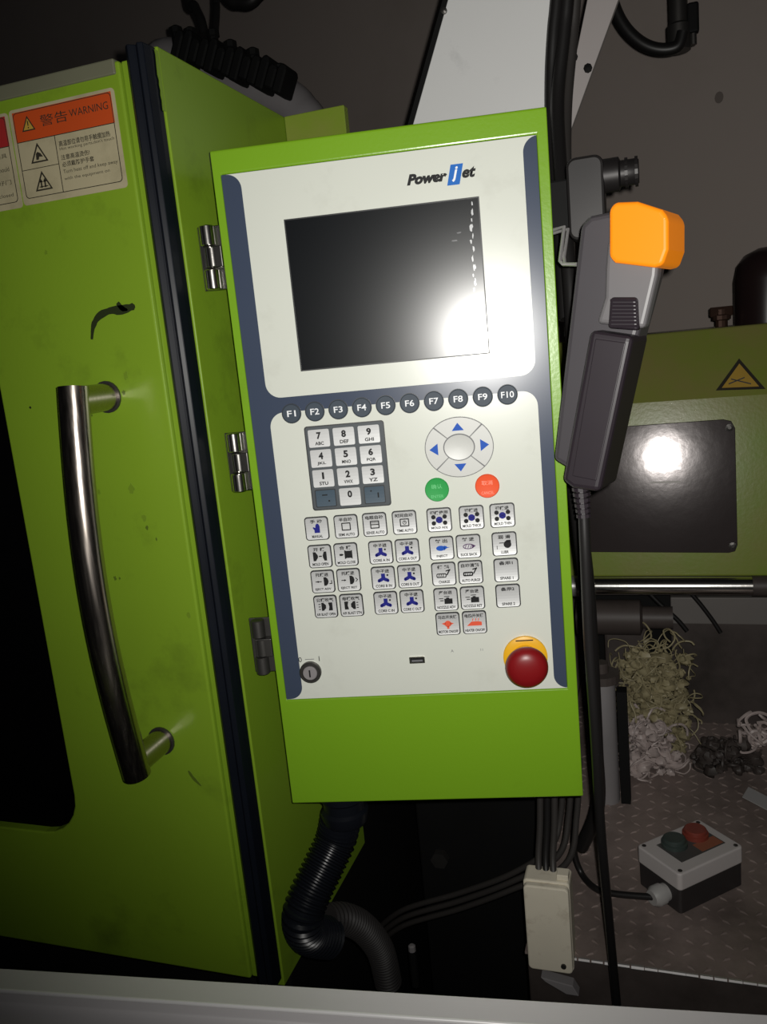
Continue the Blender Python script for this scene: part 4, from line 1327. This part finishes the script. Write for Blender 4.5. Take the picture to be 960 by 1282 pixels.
# ------------------------------------------------------------------ beige limit switch box on the bed edge
LY = .938
q = [onY(662, 1107, LY), onY(712, 1108, LY), onY(718, 1219, LY), onY(653, 1214, LY)]
lc = (q[0] + q[1] + q[2] + q[3]) / 4
zlo = (q[2].z + q[3].z) / 2
ls = empty('limit_switch', (lc.x, LY, zlo))
tag(ls, 'scuffed beige switch box fixed upright on the front edge of the bed', 'switch box')
hwid = (abs(q[1].x - q[0].x) + abs(q[2].x - q[3].x)) / 4
hh_ = (q[0].z + q[1].z) / 2 - zlo
MB().prism(rrect(-hwid, hwid, 0.0, hh_, .005), .006, .038).build('switch_body', 'beige', ls, .002)
MB().prism(rrect(-hwid * .95, hwid * .98, .004, hh_ - .002, .006), -.004, .006).build('cover', 'beige', ls, .002)
MB().box(hwid * .45, hwid * .95, .010, .026, hh_, hh_ + .008).build('terminal_tab', 'beige', ls, .001)
MB().lathe([(.0035, -.0038), (.0035, -.0062)], 10, (hwid * .6, 0, hh_ * .12)).build('screw', 'dark_steel', ls)
MB().prism([(-hwid * .5, -.014), (hwid * .9, -.020), (hwid * 1.15, -.034), (hwid * .6, -.034), (-hwid * .3, -.020)], .004, .020).build('actuator', 'post_grey', ls, .001)

# cable bundle dropping behind the cabinet and over to the left
for k, (a_, b_, sl_) in enumerate(((0, 0, 'uppermost'), (1, 10, 'middle'), (2, 20, 'lowest'))):
    cable('loom_cable', pxs([(705 + 10 * k, 950, 1.03), (702 + 10 * k, 1020, 1.03), (688 + 10 * k, 1062 + b_, 1.02), (640, 1094 + b_, 1.03), (575, 1118 + b_, 1.06), (505, 1139 + b_, 1.09), (470, 1165 + b_, 1.13)]), .0042, 'cable_grey',
          '%s grey cable sweeping left below the cabinet' % sl_, group='cables sweeping left below the cabinet')
for k in range(3):
    cable('drop_cable', pxs([(676 + 9 * k, 960, .99), (676 + 9 * k, 1030, .985), (674 + 9 * k, 1075, .975), (676 + 9 * k, 1112, .957)]), .0045, ('cable_grey', 'cable_black', 'cable_grey')[k],
          ('left cable dropping into the beige switch box', 'middle cable dropping into the beige switch box', 'right cable dropping into the beige switch box')[k], group='cables entering the beige switch box')

# ------------------------------------------------------------------ corrugated conduits below the cabinet
def conduit(name, pts, r, pitch, m, label, parent_parts=True):
    pts = [Vector(p) for p in pts]
    q_ = []
    for i in range(len(pts) - 1):
        p0_, p1_, p2_, p3_ = pts[max(i - 1, 0)], pts[i], pts[i + 1], pts[min(i + 2, len(pts) - 1)]
        for k_ in range(40):
            t = k_ / 40
            q_.append(0.5 * ((2 * p1_) + (p2_ - p0_) * t + (2 * p0_ - 5 * p1_ + 4 * p2_ - p3_) * t * t + (3 * p1_ - p0_ - 3 * p2_ + p3_) * t ** 3))
    ln = [0]
    for i in range(1, len(q_)):
        ln.append(ln[-1] + (q_[i] - q_[i - 1]).length)
    out, rs = [], []
    stp = pitch / 4
    s_, i = 0, 0
    k_ = 0
    while s_ < ln[-1]:
        while ln[i + 1] < s_:
            i += 1
        f = (s_ - ln[i]) / max(1e-9, ln[i + 1] - ln[i])
        out.append(q_[i].lerp(q_[i + 1], f))
        rs.append(r * (1.0, 1.0, .86, .86)[k_ % 4])
        k_ += 1
        s_ += stp
    return MB().tube(out, rs, 20).build(name, m, None, smooth=True)


cb = onY(427, 1000, .80)
c1 = conduit('flexible_conduit', pxs([(427, 1022, .80), (421, 1050, .795), (405, 1085, .775), (388, 1120, .755), (379, 1148, .745), (386, 1168, .76), (412, 1174, .79)]), .0240, .0062, 'conduit', '')
tag(c1, 'black corrugated hose curving down from the cabinet underside', 'hose')
gd = onY(427, 1040, .84)
gl_ = MB().lathe([(.0255, -.024), (.0275, -.020), (.0275, -.010), (.0240, -.007), (.0240, .004), (.0270, .007), (.0270, .0155)], 24, (0, 0, 0), 'z').build('conduit_gland', 'conduit', None, smooth=True)
gl_.location = (cb.x + .003, .80, base.z - .0165)
tag(gl_, 'glossy black gland screwed under the cabinet at the hose top', 'hose fitting')
c2 = conduit('flexible_conduit', pxs([(408, 1152, .80), (430, 1150, .825), (455, 1162, .86), (476, 1190, .90), (486, 1230, .92)]), .0190, .0060, 'conduit_grey', '')
tag(c2, 'dull grey corrugated hose behind the black one near the floor', 'hose')
pe = empty('small_stud', onY(516, 1190, 1.02))
tag(pe, 'thin dark stud with pale tip in shadow below cabinet', 'stud')
MB().lathe([(.006, -.06), (.006, .0)], 10, (0, 0, 0), 'z').build('shank', 'machine_black', pe)
MB().lathe([(.0055, 0), (.0055, .008), (.003, .010)], 10, (0, 0, 0), 'z').build('tip', 'post_grey', pe)

# ------------------------------------------------------------------ clutter behind the cover at upper left
YC = 1.55
cc = empty('cable_carrier', onY(362, 112, YC))
tag(cc, 'dark drag chain with small fittings behind the green cover top', 'cable carrier')
ch0, ch1 = onY(225, 62, YC), onY(362, 108, YC)
nlk = 13
for k in range(nlk):
    t = (k + .5) / nlk
    p = ch0.lerp(ch1, t) - cc.location
    d = (ch1 - ch0).normalized()
    L = (ch1 - ch0).length / nlk * .46
    g = MB()
    nx, nz_ = d.x, d.z
    hh2 = .030 + .006 * math.sin(k * 2.1)
    pts = [(p.x + nx * a * L - nz_ * b * hh2, p.z + nz_ * a * L + nx * b * hh2) for a, b in ((-1, -.7), (1, -.7), (1, .7), (.5, 1), (-.5, 1), (-1, .7))]
    g.prism(pts, p.y - .03, p.y + .03)
    g.build('chain_link', 'machine_black', cc, .003, 1)
for (px, py) in ((222, 38), (240, 40), (268, 42), (290, 56), (318, 66), (338, 84), (352, 86)):
    p = onY(px, py + 14, YC) - cc.location
    MB().lathe([(.010, -.02), (.010, .012), (.013, .014), (.013, .024), (.006, .028)], 8, tuple(p), 'z').build('fitting', 'machine_black', cc)
cable('air_hose', pxs([(215, -300, 1.62), (234, -20, 1.6), (244, 8, 1.58), (252, 26, 1.56), (256, 44, 1.55)]), .009, 'cable_black', 'left black hose dropping to the drag chain at upper left', group='hoses above the drag chain')
cable('air_hose', pxs([(262, -300, 1.62), (270, -20, 1.6), (271, 10, 1.58), (269, 44, 1.55)]), .007, 'cable_black', 'straight black hose dropping to the drag chain at upper left', group='hoses above the drag chain')
cable('overhead_hose', pxs([(240, -320, 1.8), (262, -60, 1.8), (285, -6, 1.8), (300, 2, 1.8), (320, -4, 1.8), (345, -60, 1.8), (360, -320, 1.8)]), .016, 'cable_black', 'thick black hose sagging into the top edge of the picture')
mp = [onY(180, 420, 1.62), onY(186, 150, 1.62), onY(205, 82, 1.62), onY(235, 84, 1.62), onY(270, 92, 1.62), onY(300, 108, 1.62), onY(345, 122, 1.62), onY(372, 142, 1.62), onY(388, 190, 1.62), onY(396, 420, 1.62)]
o_ = MB().tube(mp, .045, 18, 6).build('grey_duct', 'post_grey', None, smooth=True)
tag(o_, 'dull grey rounded duct just above the receding green cover edge', 'duct')

# ------------------------------------------------------------------ aluminium rail in the foreground
RZ_ = 1.07
ra, rb = onZ(0, 1212, RZ_), onZ(960, 1270, RZ_)
dr = (rb - ra).normalized()
mid = (ra + rb) / 2
ry = Vector((-dr.y, dr.x, 0))
rail = empty('aluminium_rail', Matrix(((dr.x, ry.x, 0, mid.x), (dr.y, ry.y, 0, mid.y), (0, 0, 1, RZ_ - .05), (0, 0, 0, 1))))
tag(rail, 'grey aluminium profile rail crossing the foreground at the bottom', 'rail')
pf = [(0, .05), (0, 0), (-.09, 0), (-.09, .012), (-.060, .024), (-.058, .021), (-.044, .027), (-.043, .0315), (-.0215, .0405), (-.0200, .0500)]
m_ = MB()
k = len(pf)
m_.add([(-.9, y, z) for y, z in pf] + [(.9, y, z) for y, z in pf], [tuple(range(k)), tuple(range(2 * k - 1, k - 1, -1))] + [(i, (i + 1) % k, k + (i + 1) % k, k + i) for i in range(k)])
m_.build('profile', 'aluminium', rail, .0010, 3)
MB().tube([(-.9, -.0206, .0494), (.9, -.0206, .0494)], .0015, 12).build('edge_highlight', 'highlight_bright', rail, smooth=True)  # highlight along the rail edge, put in as a thin pale tube
for q_ in (-.86, .86):
    MB().box(q_ - .02, q_ + .02, -.07, -.02, -(RZ_ - .05), -.0005).build('support_leg', 'aluminium', rail)
